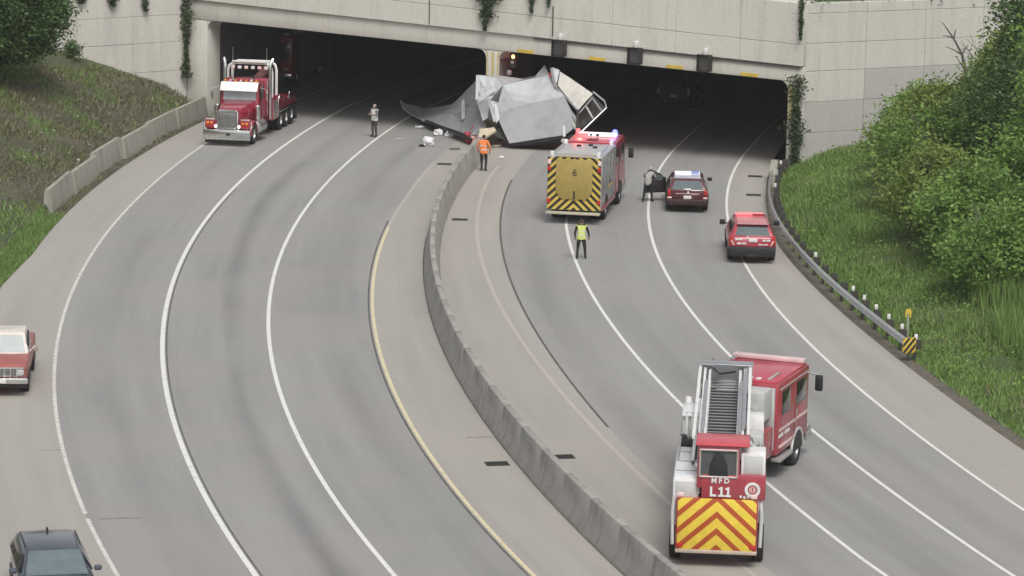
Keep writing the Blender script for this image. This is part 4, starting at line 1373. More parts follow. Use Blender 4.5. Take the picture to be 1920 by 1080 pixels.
pane(CF['front'], .07, .93, .54, .86).build('windshield', plain('sky_bright_windshield', (.36, .40, .40), .08, .3), tw)  # glass colour paled to hold the sky's reflection
vz = MB().prism([(-1.34, 2.6), (-1.22, 2.58), (-1.5, 3.02), (-1.62, 3.02)], -1.0, 1.0).build('sun_visor', plain('white_visor', (.8, .82, .8), .35, var=.05), tw, .015)
for sd in ('left', 'right'):
    pane(CF[sd], .2, .85, .55, .88).build('side_window', GLASS, tw)
    pane(CF[sd], .1, .92, .06, .94, .003).build('door', WRED, tw)
for k in range(7):
    bx('roof_light', (-.84 + k * .28, -1.8, 3.06), (.12, .16, .1), TAILP if k % 2 else AMBER, tw, .02)
sl = bx('sleeper', (0, -3.3, 2.05), (2.2, .55, 2.0), WRED, tw, .06)
for s in (-1, 1):
    bx('vertical_trim', (s * 1.12, -3.02, 2.0), (.04, .1, 1.9), CHROME, sl, .01)
bx('horn', (.5, -2.3, 3.08), (.12, .6, .12), CHROME, tw, .03)
bx('horn', (-.5, -2.3, 3.08), (.12, .6, .12), CHROME, tw, .03)
# recovery body
bd = MB().prism([(-3.75, .75), (-3.75, 2.05), (-4.6, 2.05), (-5.2, 1.75), (-8.7, 1.6), (-9.1, 1.3), (-9.1, 1.1), (-5.4, 1.1), (-5.2, .75)], -1.25, 1.25).build('recovery_body', WRED, tw, .05)
for s in (-1, 1):
    for k, (y0, y1) in enumerate(((-3.85, -4.45), (-4.52, -5.12))):
        bx('locker_door', (s * 1.255, (y0 + y1) / 2, 1.35), (.03, abs(y1 - y0), .95), plain('locker_chrome', (.55, .45, .45), .25, .7), bd, .01)
    bx('body_trim', (s * 1.262, -5.95, 1.72), (.03, 1.6, .1), CHROME, bd, .01, rx=.28)
    bx('body_trim', (s * 1.262, -5.0, 1.5), (.03, .1, .85), CHROME, bd, .01, rx=.35)
    bx('body_trim', (s * 1.262, -7.9, 1.6), (.03, .9, .3), CHROME, bd, .01, rx=.3)
    for y in (-5.9, -7.15, -8.4):
        wheel(tw, s * 1.08, y, .52, .27, s, CHROME, dual=.33)
    q = MB().prism([(-5.25 - .0, 1.0), (-5.25, 1.16), (-9.05, 1.16), (-9.05, 1.0)], *sorted((s * .8, s * 1.26)))
    q.build('rear_fender', CHROME, tw, .02)
    bx('mud_flap', (s * 1.05, -9.12, .55), (.55, .02, .7), BLACK, tw, 0)
# light hoop: two white arches tied by top rails
for i, y in enumerate((-3.75, -4.75)):
    pth = [(1.2, y, 2.0), (1.2, y, 3.35), (1.12, y, 3.62), (.9, y, 3.78), (-.9, y, 3.78), (-1.12, y, 3.62), (-1.2, y, 3.35), (-1.2, y, 2.0)]
    MB().tube(pth, .075, 8).build('light_hoop', WHITE, tw)
for s in (-1, 1):
    MB().cyl((s * .95, -3.75, 3.77), (s * .95, -4.75, 3.77), .05, n=8).build('hoop_rail', WHITE, tw)
bx('hoop_plate', (0, -3.72, 3.86), (1.9, .3, .06), WHITE, tw, .02)
for k in range(6):
    bx('work_light', (-.9 + k * .36, -3.66, 3.55), (.2, .1, .16), TAILP if k % 2 else WHITE, tw, .02)
for x in (-.9, .95):
    MB().cyl((x, -3.8, 3.85), (x, -3.8, 4.6), .014, .008, n=6).build('antenna', STEEL, tw)
# boom and winches
bo = MB()
bo.cyl((0.25, -4.6, 2.3), (0.25, -9.1, 3.0), .27, .24, 14)
boom = bo.build('boom', plain('boom_dark_red', (.13, .045, .045), .45, grime=.4), tw, .02)
MB().box((.25, -9.2, 3.05), (.5, .35, .45), 0).build('boom_head', BLACK, boom, .04)
MB().cyl((-.2, -4.3, 2.35), (.7, -4.3, 2.35), .26, n=14).build('winch_drum', STEEL, tw, .01)
bx('mast', (.25, -4.5, 2.5), (.9, .7, .9), BLACK, tw, .05)
bx('tail_board', (0, -9.15, 1.2), (2.4, .1, .35), CHROME, tw, .02)
bx('underlift', (0, -9.5, .7), (.5, .8, .3), BLACK, tw, .04)
bx('chassis_rail', (0, -4.2, .75), (.9, 9.4, .3), BLACK, tw, .02)

# second truck standing dark inside the left bore
p = G(512, 160)
tk2 = thing('box_truck', 'red cab-over truck standing in the dark of the left bore', 'truck', (p.x, p.y, 0), heading(-tangent(.235)))
bx('cab', (0, -.9, 1.75), (2.4, 1.9, 2.4), RED, tk2, .1)
bx('windshield', (0, .062, 2.1), (2.05, .03, .95), GLASSL, tk2, .02)
bx('cargo_box', (0, -4.6, 2.0), (2.45, 5.2, 2.9), plain('dark_box', (.2, .2, .21), .5), tk2, .05)
bx('light_bar', (0, -.7, 3.03), (1.6, .3, .14), TAILP, tk2, .03)
bx('front_bumper', (0, .12, .6), (2.4, .2, .35), CHROME, tk2, .04)
for s in (-1, 1):
    bx('headlight', (s * .85, .08, 1.0), (.35, .06, .2), plain('headlamp', (0, 0, 0)), tk2, .02)
    for y in (-1.0, -5.6):
        wheel(tk2, s * 1.05, y, .48, .28, s, ALU)
# vehicle deep in the right bore
p = G(1262, 204)
cq = thing('van', 'van with paint darkened to be barely visible in the right bore', 'van', (p.x, p.y, 0), heading(tangent(.22)))
shell([(0, .9, .5, 1.2), (.1, .98, .45, 1.25), (3.9, .98, .45, 1.2), (4.9, .85, .5, 1.05), (5.1, .7, .55, .9)]).build('body', plain('van_gloom_paint', (.05, .05, .05), .5), cq)  # van paint darkened to carry the gloom of the bore
cabo, CF = greenhouse(cq, (.02, 4.4, .95), (.15, 3.6, .84), 1.18, 2.1, plain('van_gloom_paint', (0, 0, 0)), .06, 'cabin')
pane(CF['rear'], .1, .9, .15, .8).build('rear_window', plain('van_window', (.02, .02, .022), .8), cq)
pane(CF['front'], .1, .9, .15, .85).build('windshield', GLASS, cq)
for s in (-1, 1):
    bx('tail_light', (s * .88, -.02, 1.0), (.14, .06, .4), WHITE, cq, .02)
    for y in (.9, 4.0):
        wheel(cq, s * .85, y, .36, .24, s, ALU)
bx('number_plate', (0, -.02, .75), (.4, .02, .16), PLATE, cq)

# ---------------------------------------------------------------- fire engine 6 seen from behind
pl, pr = G(1022, 397, .45), G(1128, 405, .45)
c = (pl + pr) / 2
rt = (pr - pl)
hv = Vector((-rt.y, rt.x, 0)).normalized()
hv = Vector((math.sin(R(9.5)), math.cos(R(9.5)), 0))
fe = thing('fire_engine', 'red and silver fire engine with gold rear panel marked 6 and yellow black chevrons', 'fire engine', (c.x, c.y, 0), heading(hv))
body = bx('body', (0, 2.35, 1.8), (2.46, 4.6, 2.4), SILVER, fe, .04)
cp = MB().box((0, 0, 0), (2.4, .02, 2.36)).build('chevron_panel', CHEV_Y, fe)
cp.location = (0, .036, 1.8)
gp = MB().prism([(-.82, 1.42), (-.82, 2.9), (.82, 2.9), (.82, 1.42), (.55, 1.1), (-.55, 1.1)], -.03, .03, axis='y').build('rear_panel', GOLD, fe, .015)
text('number', '6', .44, BLKP, gp, (.02, -.034, 2.3), bold=.008)
bx('panel_handle', (.02, -.05, 1.3), (.07, .06, .36), BLACK, gp, .01)
bx('panel_top', (0, .4, 3.012), (1.64, .8, .03), plain('tan_cover', (.36, .33, .26), .7), fe, .01)
bx('tailboard', (0, -.14, .5), (2.44, .34, .1), plain('treadplate', (.55, .52, .42), .4, .4), fe, .02)
bx('hose_bed_cover', (0, 2.5, 3.015), (1.9, 3.1, .05), plain('grey_cover', (.40, .40, .41), .5), fe, .02)
for x, y in ((-1.05, .3), (1.05, .3), (-1.05, 4.3), (1.05, 4.3)):
    bx('scene_light', (x, y, 3.1), (.18, .2, .22), WHITE, fe, .04)
for x, y in ((-.3, 3.3), (.2, 3.6), (.5, 2.9)):
    bx('deck_fitting', (x, y, 3.07), (.2, .18, .12), BLACK, fe, .03)
for s in (-1, 1):
    for z, m in ((2.75, TAILP), (2.45, TAIL), (1.0, TAIL)):
        bx('tail_light', (s * 1.13, .01, z), (.16, .06, .2), m, fe, .02)
    for i, (y0, y1, z0) in enumerate(((.15, 1.05, .8), (2.3, 3.3, 1.5), (3.4, 4.5, .8))):
        d_ = bx('locker_shutter', (s * 1.235, (y0 + y1) / 2, (z0 + 2.75) / 2), (.02, y1 - y0, 2.75 - z0), ALU, fe, .006)
        bx('shutter_handle', (s * 1.25, (y0 + y1) / 2, z0 + .08), (.02, .5, .04), BLACK, d_, .004)
    for y in (1.75, 6.35):
        wheel(fe, s * 1.06, y, .52, .32, s, ALU, dual=.34 if y < 3 else 0)
        arch(fe, s * 1.235, y, .62, s)
    bx('side_band', (s * 1.24, 2.4, .66), (.02, 4.4, .2), RED, fe, .006)
    bx('reflective_strip', (s * 1.245, 2.9, 1.42), (.02, 1.2, .07), YEL, fe, .004)
    bx('fender_trim', (s * 1.245, 1.75, 1.2), (.02, 1.3, .05), CHROME, fe, .01)
    q = MB().tube([(s * 1.25, 5.2, .8), (s * 1.3, 5.2, 1.0), (s * 1.3, 5.2, 2.2), (s * 1.25, 5.2, 2.4)], .025, 6)
    q.build('grab_rail', CHROME, fe)
    mr = bx('mirror', (s * 1.52, 7.7, 2.25), (.24, .14, .5), BLACK, fe, .05)
    MB().tube([(s * 1.2, 7.7, 2.6), (s * 1.5, 7.7, 2.55)], .025, 6).build('mirror_arm', BLACK, mr)
cabo, CF = greenhouse(fe, (4.75, 8.2, 1.22), (4.8, 8.05, 1.16), .65, 3.02, RED, .08)
pane(CF['front'], .06, .94, .5, .9).build('windshield', GLASSL, fe)
for sd, us in (('right', ((.1, .4), (.55, .9))), ('left', ((.1, .45), (.6, .9)))):
    for u0, u1 in us:
        dd = pane(CF[sd], u0 - .03, u1 + .03, .06, .95, .004).build('door', RED, fe)
        pane(CF[sd], u0, u1, .56, .88, .012).build('window', GLASS, dd)
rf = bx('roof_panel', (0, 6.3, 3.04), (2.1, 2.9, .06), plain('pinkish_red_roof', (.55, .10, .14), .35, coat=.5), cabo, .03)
bx('roof_hatch', (.05, 5.25, 3.1), (.5, .4, .1), plain('dark_red_fitting', (.18, .02, .03), .4), fe, .03)
lbar = bx('light_bar', (.1, 6.6, 3.18), (1.75, .4, .16), LAMPW, fe, .04)
bx('red_lens', (-.55, 6.39, 3.18), (.45, .03, .12), PINK, lbar, .01)
bx('dark_lens', (.1, 6.39, 3.18), (.14, .03, .12), BLACK, lbar, .01)
bx('dark_lens', (-.2, 6.39, 3.18), (.1, .03, .1), BLACK, lbar, .01)
MB().lathe([(0, .3), (.1, .27), (.14, .12), (.14, 0)], (.85, 6.9, 3.1), (0, 0, 1), 16).build('blue_beacon', LAMPB, fe)
MB().lathe([(0, .26), (.09, .24), (.12, .1), (.12, 0)], (-.9, 7.0, 3.1), (0, 0, 1), 16).build('red_beacon', PINK, fe)
bx('front_bumper', (0, 8.45, .6), (2.4, .5, .4), CHROME, fe, .05)
bx('pump_panel', (0, 4.72, 1.7), (2.4, .12, 2.0), BLACK, fe, .02)
bx('chassis', (0, 4.0, .7), (1.2, 7.6, .3), BLACK, fe, .02)
# light thrown by its red and blue beacons
for nm, lc, e, x in (('red_beacon_light', (1, .08, .05), 40, -.9), ('blue_beacon_light', (.15, .2, 1), 10, .85)):
    L_ = bpy.data.lights.new(nm, 'POINT')
    L_.energy, L_.color, L_.shadow_soft_size = e, lc, .15
    lo = bpy.data.objects.new(nm, L_)
    COL.objects.link(lo)
    lo.parent = fe
    lo.location = (x, 7.0, 3.55)

# ---------------------------------------------------------------- tiller ladder truck
c = G(1342, 1032, .5)
hv = Vector((math.sin(R(4.4)), math.cos(R(4.4)), 0))
lt = thing('ladder_truck', 'red and white tiller ladder truck marked L11 with yellow red chevrons at the back', 'fire truck', (c.x, c.y, 0), heading(hv))
# trailer: rear face at y = 0
cp = MB().box((0, 0, 0), (2.12, .03, 1.42)).build('chevron_panel', CHEV_R, lt, .01)
cp.location = (0, .0, 1.22)
bx('rear_bumper', (0, .08, .46), (2.2, .26, .1), plain('bumper_tan', (.55, .46, .38), .4, .3), lt, .02)
bx('lower_body', (0, .9, 1.2), (2.2, 1.75, 1.4), RED2, lt, .03)
bx('under_frame', (0, 4.6, .95), (1.1, 8.4, .35), BLACK, lt, .03)
# rear red bulkhead with the tiller cab in the middle
bh = bx('bulkhead', (.42, .55, 2.25), (1.72, 1.0, .68), RED2, lt, .03)
bx('compartment', (.93, .62, 2.85), (.66, .9, .66), WHITE, lt, .04)
bx('compartment_trim', (.93, .16, 2.86), (.5, .02, .5), plain('pale_silver', (.58, .59, .58), .4, .3), lt, .01)
cabo, CF = greenhouse(lt, (.06, 1.35, .58), (.1, 1.3, .56), 2.2, 3.36, RED2, .05, 'tiller_cab')
rf = bx('roof', (.1, .7, 3.39), (1.45, 1.32, .07), plain('tiller_roof_red', (.55, .07, .09), .4, coat=.4), lt, .03)
wn = pane(CF['rear'], .07, .93, .28, .9, .012).build('rear_window', plain('tiller_glass', (.10, .11, .11), .1, .2), lt)
q = MB().prism([(-.26, 2.55), (-.24, 2.85), (-.16, 3.05), (-.1, 3.2), (.1, 3.2), (.16, 3.05), (.24, 2.85), (.26, 2.55)], .032, .05, axis='y').build('seat_back', plain('seat_dark', (.02, .022, .024), .8), lt, .01)
q = MB()
for (a, b) in (((-.5, 2.52), (.5, 2.52)), ((.5, 2.52), (.5, 3.26)), ((.5, 3.26), (-.5, 3.26)), ((-.5, 3.26), (-.5, 2.52))):
    q.cyl((a[0], .045, a[1]), (b[0], .045, b[1]), .028, n=6)
tag(q.build('window_frame', plain('frame_pale', (.5, .42, .4), .4, .3), lt), kind=None)
for sd in ('left', 'right'):
    pane(CF[sd], .1, .9, .3, .9).build('side_window', GLASS, lt)
pane(CF['front'], .08, .92, .25, .9).build('front_window', GLASS, lt)
text('lettering_mfd', 'M F D', .19, WHITE, lt, (.06, .02, 2.42))
def letter(x, boxes):
    q = MB()
    for bx0, bx1, z0, z1 in boxes:
        q.box(((bx0 + bx1) / 2, 0, (z0 + z1) / 2), (bx1 - bx0, .012, z1 - z0))
    q.build('letter', WHITE, lt, 0, 0, loc=(x, .028, 1.985))
letter(-.21, ((0, .062, 0, .27), (.063, .17, 0, .062)))
for x in (.03, .21):
    letter(x, ((.04, .1, 0, .27), (-.01, .039, .195, .245), (-.02, .039, 0, .05), (.101, .15, 0, .05)))
em_ = MB().lathe([(.13, -.006), (.13, .006), (.21, .006), (.21, -.006), (.13, -.006)], (.93, .045, 2.2), (0, 1, 0), 24).build('emblem_ring', WHITE, lt)
MB().lathe([(0, -.006), (.09, -.006), (.09, .006)], (.93, .045, 2.2), (0, 1, 0), 18).build('emblem_disc', plain('emblem_pink', (.65, .42, .4), .5), em_)
MB().box((.93, .036, 2.2), (.03, .012, .12)).build('emblem_bar', RED2, em_)
for k in range(4):
    bx('decal_mark', (.62 + .1 * k, .045, 2.0 - .02 * (k % 2)), (.06, .012, .07), WHITE, lt, .003)
# left and right long compartments
lc_ = bx('side_compartment', (-.86, 2.05, 1.75), (.7, 3.6, 1.3), WHITE, lt, .04)
bx('compartment_lid', (-.86, 2.1, 2.42), (.66, 3.4, .05), plain('bright_lid', (.74, .76, .77), .35, .2, var=.05), lc_, .02)
bx('compartment_rear', (-.86, .24, 1.75), (.58, .03, 1.15), plain('pale_silver', (0, 0, 0)), lc_, .01)
bx('side_compartment', (.9, 4.9, 1.75), (.6, 5.6, 1.3), WHITE, lt, .04)
bx('side_compartment', (-.9, 7.0, 1.6), (.6, 2.2, 1.1), SILVER, lt, .04)
for s in (-1, 1):
    wheel(lt, s * 1.13, 1.05, .52, .3, s, ALU)
    arch(lt, s * 1.1, 1.05, .64, s)
    q = MB().tube([(s * 1.18, .05, .62), (s * 1.2, .05, 1.5), (s * 1.16, .2, 1.95)], .05, 8)
    q.build('corner_guard', plain('pale_silver', (0, 0, 0)), lt)
    bx('wheel_fender', (s * 1.2, 1.05, 1.24), (.14, 1.5, .1), SILVER, lt, .03)
    for z, m in ((2.02, TAILP), (.62, TAIL)):
        bx('tail_light', (s * .98, -.02, z), (.18, .05, .12), m, lt, .02)
bx('red_marker', (-.42, .18, 2.95), (.22, .1, .12), TAIL, lt, .02)
for x, y in ((-.55, .9), (.68, .75), (.8, 1.0)):
    MB().lathe([(0, .12), (.1, .1), (.12, .0), (.05, -.1)], (x, y, 3.3 if x > 0 else 2.65), (0, -.4, 1), 14).build('spot_light', CHROME, lt)
q = MB().tube([(-.5, .3, 3.4), (-.5, .3, 2.3), (-.52, .2, 2.0)], .03, 6)
q.build('cab_rail', plain('frame_pale', (0, 0, 0)), lt)
# outrigger and turntable hardware, left front of the trailer
bx('turntable', (0, 8.3, 2.0), (2.0, 1.9, .9), SILVER, lt, .08)
tb = bx('hydraulic_cabinet', (-.82, 5.55, 2.1), (.56, 1.5, 2.0), plain('pale_silver', (0, 0, 0)), lt, .04)
for x in (-.98, -.82, -.66):
    MB().cyl((x, 4.75, 1.3), (x, 4.75, 3.25), .05, n=8).build('hydraulic_line', WHITE, tb)
bx('cabinet_top', (-.82, 5.5, 3.14), (.6, 1.6, .07), plain('bright_lid', (0, 0, 0)), tb, .02)
bx('dark_step', (-.8, 4.3, 2.42), (.62, .4, .3), BLACK, lt, .03)
for s, z in ((-.98, 3.3), (-.66, 3.25)):
    MB().lathe([(0, .2), (.09, .17), (.11, .05), (.11, 0)], (s, 6.2, z - .12), (0, 0, 1), 14).build('beacon', WHITE, tb)
# aerial ladder: nested sections bedded over the trailer
lad = thing('aerial_tmp', 'x', 'x')
bpy.data.objects.remove(lad)
LM = Matrix.Translation(Vector((.02, 1.55, 2.62))) @ Matrix.Rotation(R(2.2), 4, 'X')
bxm = MB().box((0, 4.2, -.12), (1.5, 8.2, .12))
bed = xform(bxm, LM).build('ladder_bed', plain('bed_dark_grey', (.045, .047, .05), .7), lt, .02)
for i, (hw, z0, z1, L_) in enumerate(((.74, .0, .62, 8.3), (.59, .06, .56, 8.5), (.45, .1, .5, 8.7))):
    for s in (-1, 1):
        q = MB()
        for z in (z0, z1):
            q.box((s * hw, L_ / 2, z), (.085 if i == 0 else .07, L_, .075))
        n_ = 15
        for k in range(n_):
            y = (k + .5) * L_ / n_
            q.cyl((s * hw, y - L_ / n_ / 2, z0), (s * hw, y, z1), .02, n=5)
            q.cyl((s * hw, y, z1), (s * hw, y + L_ / n_ / 2, z0), .02, n=5)
        xform(q, LM).build('ladder_rail', WHITE, lt, 0)
rung = MB().cyl((-.44, 0, 0), (.44, 0, 0), .026, n=7).mesh('ladder_rung', plain('rung_grey', (.25, .26, .27), .5, .3))
rung_rot = LM.to_euler()
for k in range(25):
    y = .2 + k * .34
    inst('ladder_rung', rung, lt, LM @ Vector((0, y, .1)), rung_rot)
q = MB().box((0, 8.55, .34), (1.62, .12, .7)).box((0, 8.3, .7), (1.66, .5, .05))
xform(q, LM).build('ladder_head', ALU, lt, .02)
q = MB().tube([(.62, 1.0, .66), (.62, 7.8, .66)], .045, 7)
xform(q, LM).build('water_pipe', ALU, lt)
for x in (-.52, .5):
    q = MB().cyl((x, .5, .66), (x, 6.2, .66), .05, n=8)
    xform(q, LM).build('lift_cylinder', ALU, lt)
q = MB().tube([(.3, 7.2, .72), (-.15, 6.8, .74), (-.35, 7.3, .78)], .035, 6)
xform(q, LM).build('cable', BLACK, lt)
# ---- tractor: local origin at its rear axle, turned right on the kingpin
TM = Matrix.Translation(Vector((.0, 9.0, 0))) @ Matrix.Rotation(R(-16), 4, 'Z')
def tp(mb, name, mat, bevel=.02, par=None):
    return xform(mb, TM).build(name, mat, par or lt, bevel)
tp(MB().box((0, 1.4, .85), (1.0, 5.6, .3)), 'tractor_frame', BLACK)
for s in (-1, 1):
    wheel(lt, s * 1.08, 0, .52, .27, s, ALU, TM, dual=.33)
    wheel(lt, s * 1.06, 3.9, .54, .34, s, ALU, TM)
tc = tp(MB().box((0, 3.35, 1.85), (2.46, 3.5, 2.2)), 'tractor_cab', RED2, .09)
tp(MB().box((0, 3.35, 2.97), (2.3, 3.3, .06)), 'cab_roof', plain('tractor_roof_red', (.46, .06, .09), .35, coat=.4), .03)
tp(MB().box((0, 4.85, 3.08), (2.3, .3, .13)), 'roof_light_bar', plain('pale_pink_bar', (.72, .55, .55), .3, .2), .03)
tp(MB().box((0, 5.1, 2.35), (2.1, .04, .85)), 'windshield', GLASSL, .02)
tp(MB().box((0, 5.35, .7), (2.45, .5, .4)), 'front_bumper', CHROME, .05)
tp(MB().box((0, 1.5, 1.9), (2.3, .12, 1.9)), 'cab_back_panel', plain('pale_silver', (0, 0, 0)), .02)
tp(MB().box((.35, .95, 2.45), (1.5, .9, .9)), 'equipment_locker', plain('pale_silver', (0, 0, 0)), .04)
tp(MB().box((.55, .6, 1.3), (1.3, 1.3, .9)), 'battery_box', RED2, .04)
for k in range(5):
    tp(MB().box((-.55 + .26 * k, 2.0, 3.01), (.15, .22, .03)), 'roof_lettering', WHITE, .004)
tp(MB().box((.85, 2.4, 3.03), (.1, 1.1, .06)), 'roof_rail', plain('frame_pale', (0, 0, 0)), .01)
for s in (-1, 1):
    for y0, y1 in ((1.95, 2.95), (3.55, 4.75)):
        d_ = tp(MB().box((s * 1.232, (y0 + y1) / 2, 1.75), (.02, y1 - y0 + .12, 1.9)), 'cab_door', RED2, .01)
        tp(MB().box((s * 1.245, (y0 + y1) / 2, 2.3), (.02, y1 - y0 - .1, .72)), 'door_window', GLASS, .01, d_)
        tp(MB().box((s * 1.25, y0 + .15, 1.75), (.03, .06, .16)), 'door_handle', CHROME, .005, d_)
    q = MB()
    pts = [(.68 * math.cos(a), .5 + .7 * math.sin(a)) for a in np.linspace(0, math.pi, 13)]
    inn = [(.58 * math.cos(a), .5 + .6 * math.sin(a)) for a in np.linspace(math.pi, 0, 13)]
    q.prism([(3.9 + y, z) for y, z in pts + inn], *sorted((s * 1.2, s * 1.27)))
    tp(q, 'wheel_arch_trim', plain('pale_silver', (0, 0, 0)), .01)
    q = MB().prism([(3.9 + y, z) for y, z in inn], *sorted((s * 1.225, s * 1.243)))
    tp(q, 'wheel_arch', BLACK, 0)
    m_ = tp(MB().box((s * 1.58, 4.95, 2.4), (.24, .14, .5)), 'mirror', BLACK, .05)
    tp(MB().tube([(s * 1.2, 4.95, 2.7), (s * 1.55, 4.95, 2.65)], .025, 6), 'mirror_arm', CHROME, 0, m_)
    tp(MB().box((s * 1.25, 2.6, 1.0), (.05, 1.6, .08)), 'side_strip', plain('pale_pink_bar', (0, 0, 0)), .01)
    tp(MB().box((s * 1.2, 2.35, .62), (.3, 1.4, .12)), 'cab_step', SILVER, .02)
tp(MB().tube([(-1.05, 2.2, 3.0), (-1.05, 2.2, 3.35), (-1.05, 2.35, 3.4)], .04, 7), 'exhaust_pipe', CHROME, 0)
tp(MB().box((-.95, 4.2, 3.1), (.12, .5, .12)), 'air_horn', CHROME, .03)

# deck clutter: lids, latches, rails, hose, lamps
for k in range(3):
    bx('lid_seam', (-.86, .95 + k * 1.1, 2.452), (.6, .03, .012), plain('seam_grey', (.2, .2, .2), .6), lt, 0)
    bx('latch', (-.56, 1.4 + k * 1.1, 2.46), (.06, .12, .04), BLACK, lt, .008)
for k in range(4):
    bx('locker_door', (1.205, 2.8 + k * 1.3, 1.75), (.02, 1.15, 1.05), ALU, lt, .01)
    bx('locker_door', (-1.215, .85 + k * .85, 1.8), (.02, .75, .95), ALU, lt, .01)
for s in (-1, 1):
    q = MB().tube([(s * 1.12, 2.0, 2.42), (s * 1.12, 2.0, 2.62), (s * 1.12, 6.0, 2.62), (s * 1.12, 6.0, 2.42)], .028, 6)
    q.build('hand_rail', ALU, lt)
bx('deck_plate', (.93, 2.6, 2.42), (.55, 2.6, .05), plain('bright_lid', (0, 0, 0)), lt, .015)
bx('deck_box', (.93, 4.3, 2.62), (.5, .7, .4), plain('pale_silver', (0, 0, 0)), lt, .03)
bx('deck_box', (.95, 5.4, 2.75), (.5, .9, .65), WHITE, lt, .03)
for (x, y, z) in ((.8, 6.1, 2.5), (1.1, 3.6, 2.5), (-.7, 6.9, 2.5), (-1.05, 4.4, 2.55)):
    bx('deck_fitting', (x, y, z), (.2, .22, .2), BLACK, lt, .03)
q = MB().tube([(.72, 1.5, 3.35), (.76, 1.9, 2.9), (.74, 2.6, 2.75), (.78, 3.6, 2.8), (.72, 4.6, 2.9)], .04, 7)
q.build('hose', plain('hose_red', (.30, .05, .06), .6), lt)
for y in (1.7, 2.4):
    tp(MB().box((1.262, y + .2, 1.35), (.015, .5, .1)), 'door_lettering', WHITE, 0)
tp(MB().box((1.255, 3.3, 1.52), (.015, 3.2, .09)), 'white_stripe', plain('pale_pink_bar', (0, 0, 0)), 0)
tp(MB().box((1.262, 3.35, 2.78), (.02, 3.3, .06)), 'gutter_trim', plain('frame_pale', (0, 0, 0)), .005)
tp(MB().tube([(1.3, 3.25, 1.1), (1.34, 3.25, 1.3), (1.34, 3.25, 2.1), (1.3, 3.25, 2.3)], .025, 6), 'grab_rail', CHROME, 0)

# ---------------------------------------------------------------- crashed trailer wrapped round the pier
cb_ = G(985, 262)
cr = thing('crashed_trailer', 'crumpled pale grey trailer wreck wrapped around the centre pier', 'trailer wreck', (cb_.x, cb_.y, 0))
CO = Vector(cr.location)
def cpt(p):
    return AY(*p) - CO
def sheet(name, pts, faces, mats, mi=None, thick=.035, par=None, sub=0, jag=.0):
    q = MB()
    vs = [cpt(p) for p in pts]
    for k, f in enumerate(faces):
        q.add([vs[i] for i in f], [tuple(range(len(f)))], (mi[k] if mi else 0))
    me = q.mesh(name, mats, 0, 0)
    bm = bmesh.new()
    bm.from_mesh(me)
    if sub:
        bmesh.ops.subdivide_edges(bm, edges=bm.edges, cuts=sub, use_grid_fill=True)
        for v in bm.verts:
            v.co += Vector((random.uniform(-1, 1), random.uniform(-1, 1), random.uniform(-1, 1))) * jag
    bm.to_mesh(me)
    bm.free()
    o = inst(name, me, par or cr)
    m = o.modifiers.new('thick', 'SOLIDIFY')
    m.thickness, m.offset = thick, 0
    return o
A, B, C_, D_, E_, F_, G_, H_ = (943, 160, 165.5), (1028, 141, 166.0), (1060, 182, 165.0), (1084, 234, 163.9), (1060, 253, 163.9), (955, 269, 164.9), (930, 214, 165.2), (975, 199, 164.95)
def on_plane(p, a, b, c):
    a, b, c = AY(*a), AY(*b), AY(*c)
    n = (b - a).cross(c - a)
    d = ray(p[0], p[1])
    o = Vector((0, 0, CAM_H))
    return (p[0], p[1], (o + d * ((a - o).dot(n) / d.dot(n))).y)
C_, E_, H_ = (on_plane(q_, G_, F_, D_) for q_ in ((1058, 181), (1060, 253), (972, 200)))
sheet('side_sheet', [G_, F_, E_, D_, C_, H_], [(5, 0, 1), (5, 1, 2, 3), (5, 3, 4)], [TRAILER], sub=2, jag=.004)
sheet('side_sheet', [A, G_, H_, C_, B], [(0, 1, 2), (0, 2, 3, 4)], [TRAILER], sub=2, jag=.006)
a, b, c, d, e, f, g, h = (895, 141, 166.3), (930, 146, 166.2), (893, 186, 166.0), (906, 227, 165.7), (915, 221, 165.5), (919, 188, 165.0), (930, 231, 165.1), (938, 193, 165.7)
sheet('crumpled_sheet', [a, b, c, d, e, f, g, h, A, G_], [(0, 2, 5, 1), (2, 3, 4, 5), (5, 4, 6), (5, 6, 7), (1, 5, 8), (5, 7, 8), (7, 6, 9), (7, 9, 8)], [TRAILER, TRAILER_B, TRAILER_D], [0, 1, 2, 1, 0, 2, 1, 0], sub=1, jag=.012)  # light and shade of the crumples painted by alternating sheet colours
sheet('lit_edge_fold', [(893, 141, 166.25), (900, 142, 166.1), (899, 186, 165.8), (892, 187, 165.9)], [(0, 3, 2, 1)], [TRAILER_B])  # this and the strips below paint light along the folds
sheet('lit_fold_strip', [(896, 183, 165.7), (926, 164, 165.2), (930, 170, 165.0), (899, 192, 165.6)], [(0, 3, 2, 1)], [TRAILER_B])
sheet('lit_fold_strip', [(915, 190, 165.0), (920, 188, 164.9), (931, 225, 164.95), (926, 229, 165.0)], [(0, 3, 2, 1)], [TRAILER_B])
sheet('lit_fold_strip', [(926, 197, 165.1), (932, 194, 165.1), (937, 222, 165.0), (931, 231, 165.0)], [(0, 3, 2, 1)], [TRAILER_B])
sheet('roof_sheet', [a, (940, 143, 166.7), (998, 151, 166.8), (1021, 122, 167.0), (1034, 150, 166.3), C_, B, A, b], [(0, 8, 1), (1, 8, 7, 2), (2, 7, 6), (2, 6, 4, 3)], [plain('trailer_roof', (.36, .365, .375), .6, .05, grime=.4)], sub=1, jag=.01)
